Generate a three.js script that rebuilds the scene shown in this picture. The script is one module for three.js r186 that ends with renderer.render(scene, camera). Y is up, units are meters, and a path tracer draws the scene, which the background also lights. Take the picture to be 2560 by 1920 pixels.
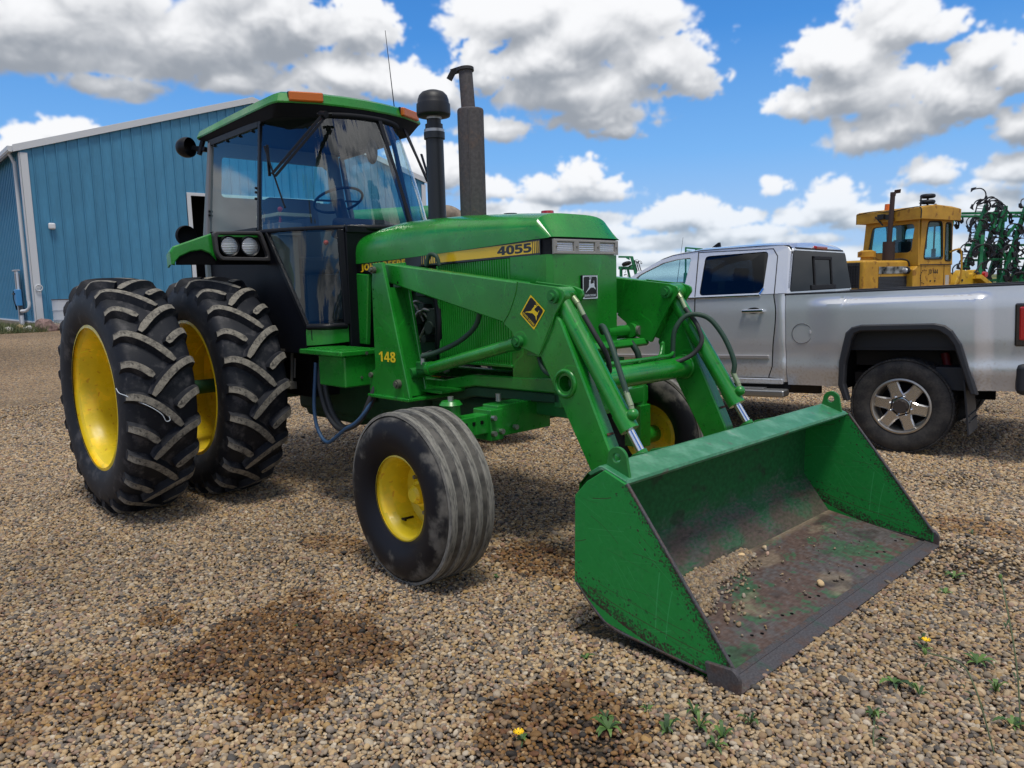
import * as THREE from 'three';
import { mergeGeometries, mergeVertices, toCreasedNormals } from 'three/addons/utils/BufferGeometryUtils.js';
import { FontLoader } from 'three/addons/loaders/FontLoader.js';
import { TextGeometry } from 'three/addons/geometries/TextGeometry.js';
import { RoundedBoxGeometry } from 'three/addons/geometries/RoundedBoxGeometry.js';

// ---------------------------------------------------------------- camera, sky, sun, exposure
const scene = new THREE.Scene();
const camera = new THREE.PerspectiveCamera(53.09, 4 / 3, 0.05, 6000);
camera.position.set(5.9515, 1.5589, 3.5237);
camera.up.set(-0.0732, 0.9917, -0.1059);
camera.lookAt(5.9515 - 0.714, 1.5589 - 0.1263, 3.5237 - 0.6887);
const renderer = new THREE.WebGLRenderer({ antialias: true });
renderer.toneMapping = THREE.LinearToneMapping;
renderer.toneMappingExposure = 1.0;
renderer.shadowMap.enabled = true;
const SUN = new THREE.Vector3(0.29, 0.93, 0.17).normalize();
const sun = new THREE.DirectionalLight(new THREE.Color(1, 0.95, 0.87), 2.35);
sun.position.copy(SUN).multiplyScalar(40); sun.castShadow = true; sun.shadow.radius = 26;
sun.shadow.mapSize.set(4096, 4096);
Object.assign(sun.shadow.camera, { left: -30, right: 30, top: 30, bottom: -30, near: 1, far: 120 });
scene.add(sun); scene.add(sun.target);

// ---------------------------------------------------------------- random numbers and noise
function rng(seed) { let a = seed >>> 0; return () => { a = (a + 0x6D2B79F5) >>> 0; let t = Math.imul(a ^ (a >>> 15), 1 | a); t = (t + Math.imul(t ^ (t >>> 7), 61 | t)) ^ t; return ((t ^ (t >>> 14)) >>> 0) / 4294967296; }; }
const PERM = (() => { const r = rng(77), p = Array.from({ length: 256 }, (_, i) => i); for (let i = 255; i > 0; i--) { const j = (r() * (i + 1)) | 0; [p[i], p[j]] = [p[j], p[i]]; } return new Uint8Array([...p, ...p]); })();
const G3 = new Float32Array(256 * 3);
{ const r = rng(5); for (let i = 0; i < 256; i++) { const z = r() * 2 - 1, a = r() * 6.2832, s = Math.sqrt(1 - z * z); G3[i * 3] = s * Math.cos(a); G3[i * 3 + 1] = s * Math.sin(a); G3[i * 3 + 2] = z; } }
function gd(h, x, y, z) { h *= 3; return G3[h] * x + G3[h + 1] * y + G3[h + 2] * z; }
function noise3(x, y, z, px = 0, py = 0) {              // gradient noise, about -0.7..0.7, periodic in px, py cells when given
  const X = Math.floor(x), Y = Math.floor(y), Z = Math.floor(z), fx = x - X, fy = y - Y, fz = z - Z;
  let x0 = X, x1 = X + 1, y0 = Y, y1 = Y + 1;
  if (px) { x0 = ((x0 % px) + px) % px; x1 = x0 + 1 >= px ? 0 : x0 + 1; y0 = ((y0 % py) + py) % py; y1 = y0 + 1 >= py ? 0 : y0 + 1; }
  x0 &= 255; x1 &= 255; y0 &= 255; y1 &= 255; const z0 = Z & 255, z1 = (Z + 1) & 255;
  const u = fx * fx * fx * (fx * (fx * 6 - 15) + 10), v = fy * fy * fy * (fy * (fy * 6 - 15) + 10), t = fz * fz * fz * (fz * (fz * 6 - 15) + 10);
  const a0 = PERM[x0], a1 = PERM[x1], b00 = PERM[a0 + y0], b01 = PERM[a0 + y1], b10 = PERM[a1 + y0], b11 = PERM[a1 + y1];
  const c000 = gd(PERM[b00 + z0], fx, fy, fz), c100 = gd(PERM[b10 + z0], fx - 1, fy, fz), c010 = gd(PERM[b01 + z0], fx, fy - 1, fz), c110 = gd(PERM[b11 + z0], fx - 1, fy - 1, fz);
  const c001 = gd(PERM[b00 + z1], fx, fy, fz - 1), c101 = gd(PERM[b10 + z1], fx - 1, fy, fz - 1), c011 = gd(PERM[b01 + z1], fx, fy - 1, fz - 1), c111 = gd(PERM[b11 + z1], fx - 1, fy - 1, fz - 1);
  const p = c000 + (c100 - c000) * u, q = c010 + (c110 - c010) * u, r = c001 + (c101 - c001) * u, s = c011 + (c111 - c011) * u, m = p + (q - p) * v, n = r + (s - r) * v;
  return m + (n - m) * t;
}
function fbm3(x, y, z, oct, gain = 0.5) { let s = 0, a = 1; for (let i = 0; i < oct; i++) { s += a * noise3(x, y, z + i * 7.3); a *= gain; x *= 2.03; y *= 2.03; z *= 2.03; } return s; }
function tfbm(u, v, f, oct, z = 0, gain = 0.5) { let s = 0, a = 1; for (let i = 0; i < oct; i++) { s += a * noise3(u * f, v * f, z + i * 3.7, f, f); a *= gain; f *= 2; } return s; }   // tiles over u,v in 0..1
function bill3(x, y, z, oct, gain) { let s = 0, a = 1; for (let i = 0; i < oct; i++) { s += a * (Math.abs(noise3(x, y, z + i * 7.3)) * 2.2 - 0.5); a *= gain; x *= 2.07; y *= 2.07; z *= 2.07; } return s; }   // cauliflower bumps
const clamp = (x, a = 0, b = 1) => Math.min(b, Math.max(a, x));
const sstep = (a, b, x) => { const t = clamp((x - a) / (b - a)); return t * t * (3 - 2 * t); };
const mix = (a, b, t) => a + (b - a) * t;

// ---------------------------------------------------------------- sky: air and fair weather clouds
function makeSky() {
  const VIEW = -136.03, W = 3072, H = 1536, data = new Float32Array(W * H * 4);
  const puffs = [[-35.3,15.3,7.1,3.5,0.25],[-28.9,16.7,8.9,3.7,0.35],[-22.1,16.1,7.7,3.3,0.2],[-24.4,14.5,7.5,1.6,0.1],[-16.8,17.3,6.2,4.0,0.35],[-18.2,14.1,5.5,1.7,0.15],[-25.9,13.1,3.9,1.1,0.1],[-10.3,17.3,3.9,3.0,0.8],[-11.4,14.7,4.8,2.3,0.75],[-7.6,13.9,3.3,1.8,0.6],[-12.7,13.0,4.2,1.2,0.4],[-14.3,17.4,3.7,2.4,0.45],[-4.6,13.3,2.3,1.8,0.6],[1.1,18.2,6.2,2.7,0.75],[6.3,17.1,7.3,3.3,0.65],[10.8,14.8,5.0,2.6,0.55],[13.4,13.4,3.1,1.7,0.4],[5.3,13.3,6.5,2.7,0.25],[3.0,15.8,4.9,3.1,0.5],[6.6,11.5,4.9,1.5,0.1],[-1.6,15.0,2.6,2.6,0.8],[-1.1,11.1,3.3,1.2,0.35],[7.9,10.5,2.6,0.8,0.2],[22.3,14.3,3.8,2.4,0.95],[25.8,15.9,3.9,2.3,1.0],[28.7,14.9,2.0,1.5,0.9],[23.8,11.9,5.3,2.2,0.55],[20.1,11.7,2.3,1.4,0.7],[26.8,9.6,4.8,1.7,0.15],[29.4,11.2,3.2,2.1,0.6],[32.7,12.0,1.6,2.3,0.9],[33.2,8.8,2.5,1.8,0.35],[28.0,6.6,1.8,1.3,0.5],[-28.7,10.2,2.0,1.2,0.95],[-31.0,9.4,1.7,1.1,0.8],[-33.0,8.7,1.7,1.1,0.8],[5.4,7.6,2.3,1.6,1.0],[3.2,7.2,2.3,1.0,0.8],[7.5,6.8,2.0,1.0,0.8],[5.5,6.3,4.3,0.8,0.4],[-1.2,7.1,1.9,0.9,0.7],[-4.5,8.3,2.3,2.2,0.9],[-6.5,8.6,2.0,1.9,0.8],[12.8,4.7,2.6,1.4,0.95],[11.1,4.3,3.2,0.9,0.7],[15.3,4.1,2.5,1.0,0.9],[17.2,4.3,1.5,0.7,0.7],[10.2,2.7,3.9,0.7,0.85],[14.4,2.8,4.1,0.7,0.9],[8.5,1.6,4.0,0.7,0.85],[12.8,1.6,5.1,0.6,0.8],[17.8,1.9,3.3,0.6,0.8],[7.8,3.7,2.0,0.7,0.8],[18.7,6.4,1.1,0.9,0.85],[22.3,5.0,2.0,1.5,0.95],[20.8,4.1,2.6,0.9,0.8],[24.3,3.9,2.5,1.1,0.7],[20.3,2.6,3.2,0.5,0.85],[27.8,4.6,2.1,1.0,1.0],[31.2,4.1,2.7,1.4,0.6],[32.3,0.9,2.6,1.1,0.6],[33.3,6.4,2.3,1.1,0.4],[5.2,4.5,4.0,0.8,0.7],[-13.1,6.8,4.5,1.3,0.5],[-19.4,5.8,4.9,1.5,0.6],[30.7,13.3,2.4,2.0,0.75],[29.9,10.3,2.9,2.1,0.5],[19.7,1.4,7.5,0.7,0.85],[10.8,0.6,7.1,0.7,0.85],[28.2,1.9,3.8,0.9,0.8],[16.6,3.2,4.0,0.8,0.85],[6.2,3.1,3.7,0.9,0.8],[0.8,4.9,3.0,1.1,0.8],[25.2,8.9,4.0,1.3,0.25]];
  const r = rng(41);
  for (let k = 0; k < 330; k++) {                        // the rest of the sky carries on with the same kind of clouds
    const az = 46 + r() * 268, big = r() < 0.45, el = big ? 12 + r() * 70 : 2 + r() * 14, s = big ? 6 + r() * 9 : 3 + r() * 4;
    const n = 2 + (r() * 4 | 0);
    if (k % 3 === 0) for (let i = 0; i < n; i++) puffs.push([((az + (r() - 0.5) * s * 2.4 + 180) % 360) - 180, el + (r() - 0.3) * s * 0.5, s * (0.6 + r() * 0.6) / Math.max(0.3, Math.cos(el * Math.PI / 180)), s * (0.3 + r() * 0.35), 0.2 + r() * 0.8]);
  }
  for (let k = 0; k < 26; k++) { const el = 33 + r() * 45, az = -46 + r() * 92, s = 5 + r() * 7; for (let i = 0; i < 2; i++) puffs.push([az + (r() - 0.5) * s * 2, el + (r() - 0.5) * s * 0.5, s / Math.max(0.3, Math.cos(el * Math.PI / 180)), s * 0.55, 0.3 + r() * 0.6]); }
  const stops = [[-90, .30, .28, .24], [-1, .42, .46, .5], [0, .50, .66, .88], [4, .36, .58, .90], [9, .20, .47, .90], [17, .075, .29, .74], [28, .022, .145, .51], [45, .014, .10, .40], [90, .012, .08, .34]];
  for (let j = 0; j < H; j++) {
    const el = (j + 0.5) / H * 180 - 90, ey = el * Math.PI / 180;
    let k = 0; while (k < stops.length - 2 && el > stops[k + 1][0]) k++;
    const t = clamp((el - stops[k][0]) / (stops[k + 1][0] - stops[k][0])), base = [1, 2, 3].map((c) => mix(stops[k][c], stops[k + 1][c], t));
    const rows = el > -2 ? puffs.filter((p) => el > p[1] - p[3] * 1.5 - 1 && el < p[1] + p[3] * 1.7 + 2) : [];
    for (let i = 0; i < W; i++) {
      const ang = ((i + 0.5) / W - 0.5) * 360;          // atan2(z, x)
      const az = ((ang - VIEW + 540) % 360) - 180;
      let R = base[0], G = base[1], Bc = base[2];
      if (rows.length) {
        let near = false;
        for (const p of rows) { let da = Math.abs(az - p[0]); if (da > 180) da = 360 - da; if (da < p[2] * 1.7 + 1) { near = true; break; } }
        if (near) {
          const cx = Math.cos(ey) * Math.cos(ang * Math.PI / 180), cz = Math.cos(ey) * Math.sin(ang * Math.PI / 180), cy = Math.sin(ey);
          const wx = 0.03 * noise3(cx * 14, cy * 20, cz * 14), n1 = bill3((cx + wx) * 9, (cy + wx) * 14, cz * 9, 7, 0.56), n2 = bill3((cx + wx) * 9, (cy + wx + 0.02) * 14, cz * 9, 5, 0.56), n3 = fbm3(cx * 4 + 9, cy * 7, cz * 4, 3), n4 = bill3(cx * 40, cy * 54, cz * 40, 4, 0.6);
          let d = -9, d2 = -9, tiny = 0, big = 0, ws = 0, wv = 0, ww = 0;
          for (const p of rows) {
            let da = az - p[0]; if (da > 180) da -= 360; if (da < -180) da += 360;
            const qa = da / p[2], dv = (el - p[1]) / p[3], qv = dv < 0 ? dv * 1.35 : dv, dn = 1 - Math.sqrt(qa * qa + qv * qv);
            const du = (el + 1.5 - p[1]) / p[3], qu = du < 0 ? du * 1.35 : du, dn2 = 1 - Math.sqrt(qa * qa + qu * qu);
            if (dn > d) { d = dn; big = clamp((p[2] - 7) / 6); tiny = clamp((7 - p[2]) / 5); } if (dn2 > d2) d2 = dn2;
            if (dn > -0.4) { const w = (dn + 0.4) ** 3; ws += w; wv += w * dv; ww += w * p[4]; }
          }
          const low = sstep(13, 5, el), off = 0.26 + 0.2 * big + 0.22 * low, D = d * 1.1 + n1 * 0.5 + n4 * (0.08 + 0.36 * tiny) - 0.05 * tiny + off, D2 = d2 * 1.1 + n2 * 0.5 + off;
          const soft = ws ? sstep(0.5, 0.1, ww / ws) * 0.16 : 0;
          const a = sstep(-0.02, 0.24 + soft + 0.2 * big + 0.15 * low, D) * 0.985;
          if (a > 0 && ws > 0) {
            const v = wv / ws, wh = ww / ws;
            let lit = 0.37 + 0.36 * wh + 0.30 * v + 0.55 * (D - D2) + 0.2 * n3 + 0.12 * n1 - 0.12 * sstep(0.25, 0.9, D) * (1 - wh);
            lit = clamp(lit + 0.22 * (1 - sstep(0, 0.45, D)));
            const s = sstep(0.0, 1.0, lit), c = [mix(0.33, 0.97, s), mix(0.36, 0.975, s), mix(0.405, 0.99, s)];
            const air = 0.35 * sstep(9, 0, el);
            R = mix(R, mix(c[0], base[0] * 1.25, air), a); G = mix(G, mix(c[1], base[1] * 1.15, air), a); Bc = mix(Bc, mix(c[2], base[2] * 1.02, air), a);
          }
        }
      }
      const o = (j * W + i) * 4; data[o] = R; data[o + 1] = G; data[o + 2] = Bc; data[o + 3] = 1;
    }
  }
  const tex = new THREE.DataTexture(data, W, H, THREE.RGBAFormat, THREE.FloatType);
  tex.mapping = THREE.EquirectangularReflectionMapping; tex.magFilter = tex.minFilter = THREE.LinearFilter; tex.needsUpdate = true;
  scene.background = tex; scene.environment = tex;
}
makeSky();

// ---------------------------------------------------------------- geometry helpers
const V = (x, y, z) => new THREE.Vector3(x, y, z);
function plain(g) { const o = g.index ? g.toNonIndexed() : g; for (const k of Object.keys(o.attributes)) if (!['position', 'normal', 'uv'].includes(k)) o.deleteAttribute(k); if (!o.attributes.normal) o.computeVertexNormals(); if (!o.attributes.uv) o.setAttribute('uv', new THREE.BufferAttribute(new Float32Array(o.attributes.position.count * 2), 2)); o.clearGroups(); return o; }
const join = (list) => { const l = [].concat(list).map(plain); return l.length === 1 ? l[0] : mergeGeometries(l); };
function uvBox(g, k = 1) {                              // uv in metres from the dominant direction of each triangle
  const p = g.attributes.position, uv = g.attributes.uv, a = V(), b = V(), c = V();
  for (let i = 0; i < p.count; i += 3) {
    a.fromBufferAttribute(p, i); b.fromBufferAttribute(p, i + 1); c.fromBufferAttribute(p, i + 2);
    const n = b.clone().sub(a).cross(c.clone().sub(a)), x = Math.abs(n.x), y = Math.abs(n.y), z = Math.abs(n.z);
    [a, b, c].forEach((q, j) => { if (x > y && x > z) uv.setXY(i + j, q.z * k, q.y * k); else if (y > z) uv.setXY(i + j, q.x * k, q.z * k); else uv.setXY(i + j, q.x * k, q.y * k); });
  }
  return g;
}
function B(w, h, d, x = 0, y = 0, z = 0, rx = 0, ry = 0, rz = 0, r = 0.006) {
  const q = Math.min(r, w * 0.3, h * 0.3, d * 0.3);
  return new RoundedBoxGeometry(w, h, d, 1, q).rotateX(rx).rotateY(ry).rotateZ(rz).translate(x, y, z);
}
function along(g, a, b) { const d = b.clone().sub(a); return g.applyQuaternion(new THREE.Quaternion().setFromUnitVectors(V(0, 1, 0), d.clone().normalize())).translate((a.x + b.x) / 2, (a.y + b.y) / 2, (a.z + b.z) / 2); }
function CY(a, b, r1, r2 = r1, seg = 20, open = false) { return along(new THREE.CylinderGeometry(r2, r1, a.distanceTo(b), seg, 1, open), a, b); }
function BAR(a, b, w, h = w) { return along(new RoundedBoxGeometry(w, a.distanceTo(b), h, 1, Math.min(w, h) * 0.12), a, b); }
function TB(pts, r, seg = 40, rad = 8) { return new THREE.TubeGeometry(new THREE.CatmullRomCurve3(pts.map((q) => V(...q))), seg, r, rad, false); }
function shapeOf(pts, holes = []) { const s = new THREE.Shape(pts.map((q) => new THREE.Vector2(q[0], q[1]))); for (const h of holes) s.holes.push(Array.isArray(h) ? new THREE.Path(h.map((q) => new THREE.Vector2(q[0], q[1]))) : h); return s; }
function PL(pts, z0, z1, bevel = 0.004, holes = []) {   // a plate: polygon in x,y from z0 to z1
  const b = Math.min(bevel, (z1 - z0) * 0.3);
  return new THREE.ExtrudeGeometry(shapeOf(pts, holes), { depth: z1 - z0 - 2 * b, bevelEnabled: b > 0, bevelThickness: b, bevelSize: b, bevelOffset: -b, bevelSegments: 1, curveSegments: 16 }).translate(0, 0, z0 + b);
}
const circlePath = (x, y, r) => { const p = new THREE.Path(); p.absarc(x, y, r, 0, Math.PI * 2, true); return p; };
function roundPoly(pts, r, n = 4) {                     // polygon with rounded corners
  const o = [], N = pts.length;
  pts.forEach((p, i) => {
    const a = new THREE.Vector2(...pts[(i + N - 1) % N]), b = new THREE.Vector2(...p), c = new THREE.Vector2(...pts[(i + 1) % N]);
    const u = a.clone().sub(b), v = c.clone().sub(b), k = Math.min(r, u.length() * 0.45, v.length() * 0.45); u.setLength(k).add(b); v.setLength(k).add(b);
    for (let j = 0; j <= n; j++) { const t = j / n; o.push([(1 - t) ** 2 * u.x + 2 * t * (1 - t) * b.x + t * t * v.x, (1 - t) ** 2 * u.y + 2 * t * (1 - t) * b.y + t * t * v.y]); }
  });
  return o;
}
function LZ(profile, seg = 96, crease = 0.6) {          // lathe round the z axis, profile of [radius, z]
  return toCreasedNormals(new THREE.LatheGeometry(profile.map((q) => new THREE.Vector2(q[0], q[1])), seg).rotateX(Math.PI / 2), crease);
}
function GRID(rows, crease = 0.7, thick = 0) {           // a surface through rows of points
  const n = rows.length, m = rows[0].length, pos = [], uv = [], idx = [];
  rows.forEach((r, i) => r.forEach((q, j) => { pos.push(...q); uv.push(j / (m - 1), i / (n - 1)); }));
  for (let i = 0; i < n - 1; i++) for (let j = 0; j < m - 1; j++) { const a = i * m + j, b = a + 1, c = a + m, d = c + 1; idx.push(a, b, d, a, d, c); }
  const g = new THREE.BufferGeometry(); g.setAttribute('position', new THREE.Float32BufferAttribute(pos, 3)); g.setAttribute('uv', new THREE.Float32BufferAttribute(uv, 2)); g.setIndex(idx);
  return toCreasedNormals(g, crease);
}
function SHELL(rows, t, crease = 0.7) {                  // a surface with thickness t (behind its normals)
  const n = rows.length, m = rows[0].length, base = GRID(rows, 3.2);
  const idx = [], g0 = new THREE.BufferGeometry(), pos = []; rows.forEach((r) => r.forEach((q) => pos.push(...q)));
  for (let i = 0; i < n - 1; i++) for (let j = 0; j < m - 1; j++) { const a = i * m + j, b = a + 1, c = a + m, d = c + 1; idx.push(a, b, d, a, d, c); }
  g0.setAttribute('position', new THREE.Float32BufferAttribute(pos, 3)); g0.setIndex(idx); g0.computeVertexNormals();
  const N = g0.attributes.normal, back = rows.map((r, i) => r.map((q, j) => { const k = i * m + j; return [q[0] - N.getX(k) * t, q[1] - N.getY(k) * t, q[2] - N.getZ(k) * t]; }));
  const rim = [];
  for (let j = 0; j < m; j++) rim.push([0, j]); for (let i = 1; i < n; i++) rim.push([i, m - 1]); for (let j = m - 2; j >= 0; j--) rim.push([n - 1, j]); for (let i = n - 2; i >= 0; i--) rim.push([i, 0]);
  base.dispose();
  return join([GRID(rows, crease), GRID(back.map((r) => [...r].reverse()), crease), GRID([rim.map(([i, j]) => back[i][j]), rim.map(([i, j]) => rows[i][j])], 0.5)]);
}
const used = {};
const numbered = (n) => { const k = used[n] = (used[n] ?? -1) + 1; return k ? n + '_' + String(k).padStart(3, '0') : n; };
function mesh(name, geos, mat, parent, label) {
  const o = new THREE.Mesh(join(geos), mat); if (o.geometry.userData.keepUV !== true && !mat.keepUV) uvBox(o.geometry);
  o.name = parent ? name : numbered(name); o.castShadow = o.receiveShadow = true; (parent || scene).add(o); if (label) o.userData.label = label; return o;
}
function thing(name, label, category, pos = [0, 0, 0], turn = 0, group) {
  const o = new THREE.Group(); o.name = numbered(name); o.position.set(...pos); o.rotation.y = turn; scene.add(o);
  o.userData = { label, category }; if (group) o.userData.group = group; return o;
}
function tag(o, label, category, group) { o.userData.label = label; o.userData.category = category; if (group) o.userData.group = group; return o; }
function structure(o, label) { o.userData.kind = 'structure'; if (label) o.userData.label = label; return o; }

// ---------------------------------------------------------------- textures and materials
const SR = (c) => (c <= 0.0031308 ? c * 12.92 : 1.055 * c ** (1 / 2.4) - 0.055);
function texture(W, H, fn, srgb = true, rep = 1) {      // fn(u, v) -> linear [r,g,b]; v up
  const d = new Uint8Array(W * H * 4);
  for (let j = 0; j < H; j++) for (let i = 0; i < W; i++) { const c = fn((i + 0.5) / W, (j + 0.5) / H), o = (j * W + i) * 4; for (let k = 0; k < 3; k++) d[o + k] = clamp((srgb ? SR(clamp(c[k])) : c[k])) * 255; d[o + 3] = 255; }
  const t = new THREE.DataTexture(d, W, H, THREE.RGBAFormat); t.wrapS = t.wrapT = THREE.RepeatWrapping; t.magFilter = t.minFilter = THREE.LinearFilter; if (srgb) t.colorSpace = THREE.SRGBColorSpace; t.repeat.set(rep, rep); t.needsUpdate = true; return t;
}
function canvasTex(W, H, draw) { const c = document.createElement('canvas'); c.width = W; c.height = H; draw(c.getContext('2d'), W, H); const t = new THREE.CanvasTexture(c); t.colorSpace = THREE.SRGBColorSpace; t.anisotropy = 8; return t; }
const lin = (r, g, b) => new THREE.Color().setRGB(r, g, b);
function M(color, rough, opt = {}) { const { keepUV, ...rest } = opt; const m = new (opt.clearcoat || opt.transmission || opt.ior || opt.specularIntensity !== undefined ? THREE.MeshPhysicalMaterial : THREE.MeshStandardMaterial)({ color, roughness: rough, metalness: 0, ...rest }); m.keepUV = !!keepUV; return m; }
const soil = (u, v, f, z) => tfbm(u, v, f, 5, z, 0.6);
const paintMap = texture(512, 512, (u, v) => { const n = soil(u, v, 4, 1), s = Math.abs(tfbm(u, v, 8, 4, 9)), sc = sstep(0.012, 0.0, Math.abs(tfbm(u, v, 3, 2, 4))) * sstep(0.1, 0.35, tfbm(u, v, 6, 2, 12)); const k = 1 + n * 0.3 + sc * 0.6, f = tfbm(u, v, 60, 2, 21), ch = sstep(0.4, 0.5, tfbm(u, v, 40, 2, 31)) * 0.35; const dust = sstep(0.05, 0.6, n + f * 0.35) * 0.16; return [(0.5 * k + dust) * (1 - ch * 0.5), (0.5 * k + dust * 0.35) * (1 - ch), (0.5 * k + dust * 0.6) * (1 - ch * 0.6)]; }, true, 0.8);
const paintRough = texture(256, 256, (u, v) => { const n = soil(u, v, 5, 3); const k = clamp(0.62 + n * 0.5, 0.3, 1); return [k, k, k]; }, false, 1.2);
const G = (r, g, b) => lin(r * 2, g * 2, b * 2);
const green = M(G(0.011, 0.228, 0.019), 0.5, { map: paintMap, roughnessMap: paintRough, clearcoat: 0.45, clearcoatRoughness: 0.24 });
const greenDull = M(G(0.011, 0.165, 0.026), 0.85, { map: paintMap, roughnessMap: paintRough });
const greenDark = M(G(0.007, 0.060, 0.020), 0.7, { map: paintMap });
const yellow = M(G(0.84, 0.63, 0.02), 0.55, { map: paintMap, roughnessMap: paintRough, clearcoat: 0.15, clearcoatRoughness: 0.4 });
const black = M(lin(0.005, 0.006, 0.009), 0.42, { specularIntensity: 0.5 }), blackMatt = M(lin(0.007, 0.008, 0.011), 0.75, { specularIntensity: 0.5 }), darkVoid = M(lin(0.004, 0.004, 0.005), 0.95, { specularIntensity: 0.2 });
const hoseMat = M(lin(0.03, 0.032, 0.033), 0.6), hoseGreen = M(lin(0.02, 0.055, 0.035), 0.6), blueHose = M(lin(0.04, 0.10, 0.20), 0.55);
const chrome = M(lin(0.82, 0.84, 0.86), 0.12, { metalness: 1 }), steel = M(lin(0.38, 0.38, 0.37), 0.4, { metalness: 0.9 }), dullSteel = M(lin(0.22, 0.21, 0.19), 0.6, { metalness: 0.6 });
const amber = M(lin(0.85, 0.20, 0.012), 0.25, { transmission: 0.35, thickness: 0, ior: 1.5 }), redLens = M(lin(0.45, 0.008, 0.012), 0.15, { clearcoat: 0.8, clearcoatRoughness: 0.05 });
const lampGlass = M(lin(0.62, 0.64, 0.66), 0.22, { metalness: 0.55, bumpMap: texture(128, 128, (u, v) => { const k = 0.5 + 0.5 * Math.sin(v * Math.PI * 28); return [k, k, k]; }, false, 6), bumpScale: 0.002 });
const tint = M(lin(0.80, 0.93, 0.95), 0.02, { transmission: 1, thickness: 0, ior: 1.52 });
const darkTint = M(lin(0.10, 0.12, 0.15), 0.02, { transmission: 1, thickness: 0, ior: 1.52 });
const rubberMap = texture(512, 512, (u, v) => { const n = soil(u, v, 5, 2), m = tfbm(u, v, 12, 4, 8); const d = sstep(0.05, 0.55, n) * 0.8 + sstep(0.2, 0.5, m) * 0.25; return [mix(0.010, 0.070, d), mix(0.012, 0.068, d), mix(0.017, 0.072, d)]; }, true, 1.6);
const rubber = M(0xffffff, 0.6, { map: rubberMap, specularIntensity: 0.6 }), rubberClean = M(lin(0.016, 0.017, 0.019), 0.5);
const dustMap = texture(512, 512, (u, v) => { const n = soil(u, v, 8, 5), f = tfbm(u, v, 40, 2, 1); const d = clamp(0.72 + n * 0.9 + f * 0.5); const h = sstep(0.33, 0.5, tfbm(u, v, 14, 3, 7)); const q = d * (1 - 0.75 * h); return [mix(0.03, 0.25, q), mix(0.029, 0.23, q), mix(0.028, 0.19, q)]; }, true, 2.2);
const lugTop = M(0xffffff, 0.95, { map: dustMap });

// ---------------------------------------------------------------- the ground: one sheet of gravel yard out to the prairie
const BX = -20.4695, BZ = -2.2143, BY = 0.8393;          // building corner
function groundY(x, z) {
  const inX = sstep(-6.5, -17.5, x), inZ = sstep(26, 14, Math.abs(z - 2) - 4) ;
  let y = 0.64 * inX * inZ;
  y += 0.028 * sstep(3.6, 4.2, x) * sstep(2.6, 1.0, Math.abs(z)) * sstep(6.0, 5.0, x);
  y += 0.012 * noise3(x * 0.5, z * 0.5, 3.1) * sstep(0.2, 1, 1) + 0.02 * noise3(x * 0.13, z * 0.13, 8.8);
  return y;
}
const blob = (x, z, cx, cz, rx, rz, turn = 0) => { const c = Math.cos(turn), s = Math.sin(turn), dx = x - cx, dz = z - cz; return Math.hypot((dx * c + dz * s) / rx, (-dx * s + dz * c) / rz); };
function wetness(x, z) {                                 // stones still wet from rain: puddle shaped, with ragged edges
  const n = noise3(x * 2.3, z * 2.3, 4.4) * 0.55 + noise3(x * 7, z * 7, 1.2) * 0.3 + noise3(x * 30, z * 30, 1.2) * 0.25;
  const e = (d) => sstep(1.08, 0.82, d + n * 1.25);
  return Math.max(e(blob(x, z, 2.93, 2.02, 0.46, 0.54, -0.79)), 0.9 * e(blob(x, z, 4.27, 1.66, 0.40, 0.30, -0.6)), 0.9 * e(blob(x, z, 3.05, 0.50, 0.34, 0.22, 0.2)), 0.7 * e(blob(x, z, 2.2, 2.3, 0.16, 0.1)), 0.6 * e(blob(x, z, 1.9, 1.15, 0.34, 0.14, -0.3)), 0.7 * e(blob(x, z, 3.55, 0.15, 0.4, 0.3)), 0.5 * e(blob(x, z, 3.9, 2.6, 0.5, 0.2, -0.8)), 0.55 * e(blob(x, z, 4.62, -1.62, 0.3, 0.2)), 0.45 * e(blob(x, z, 2.5, 3.1, 0.8, 0.3, -0.9)));
}
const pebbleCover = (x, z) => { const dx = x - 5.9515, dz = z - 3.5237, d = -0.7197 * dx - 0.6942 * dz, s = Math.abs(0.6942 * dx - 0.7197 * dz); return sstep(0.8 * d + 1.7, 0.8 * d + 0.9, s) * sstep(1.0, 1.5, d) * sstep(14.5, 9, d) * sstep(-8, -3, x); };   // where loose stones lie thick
const STONES = [[0.52, 0.37, 0.20, 20], [0.58, 0.45, 0.29, 20], [0.40, 0.26, 0.14, 13], [0.29, 0.235, 0.175, 16], [0.15, 0.13, 0.115, 10], [0.07, 0.07, 0.073, 7], [0.42, 0.28, 0.21, 7], [0.60, 0.52, 0.41, 7], [0.31, 0.265, 0.225, 8], [0.27, 0.16, 0.10, 5], [0.46, 0.30, 0.12, 5]];
const stoneSum = STONES.reduce((a, s) => a + s[3], 0);
function stoneColor(r) { let t = r() * stoneSum, k = 0; while ((t -= STONES[k][3]) > 0) k++; const f = 0.75 + r() * 0.5; return STONES[k].slice(0, 3).map((c) => c * f); }
const dirtLook = (x, z) => clamp(0.28 + 0.9 * noise3(x * 0.22, z * 0.6, 2.2) + 0.5 * noise3(x * 1.1, z * 1.9, 5.2) + 0.5 * sstep(-2, -12, x));
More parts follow.
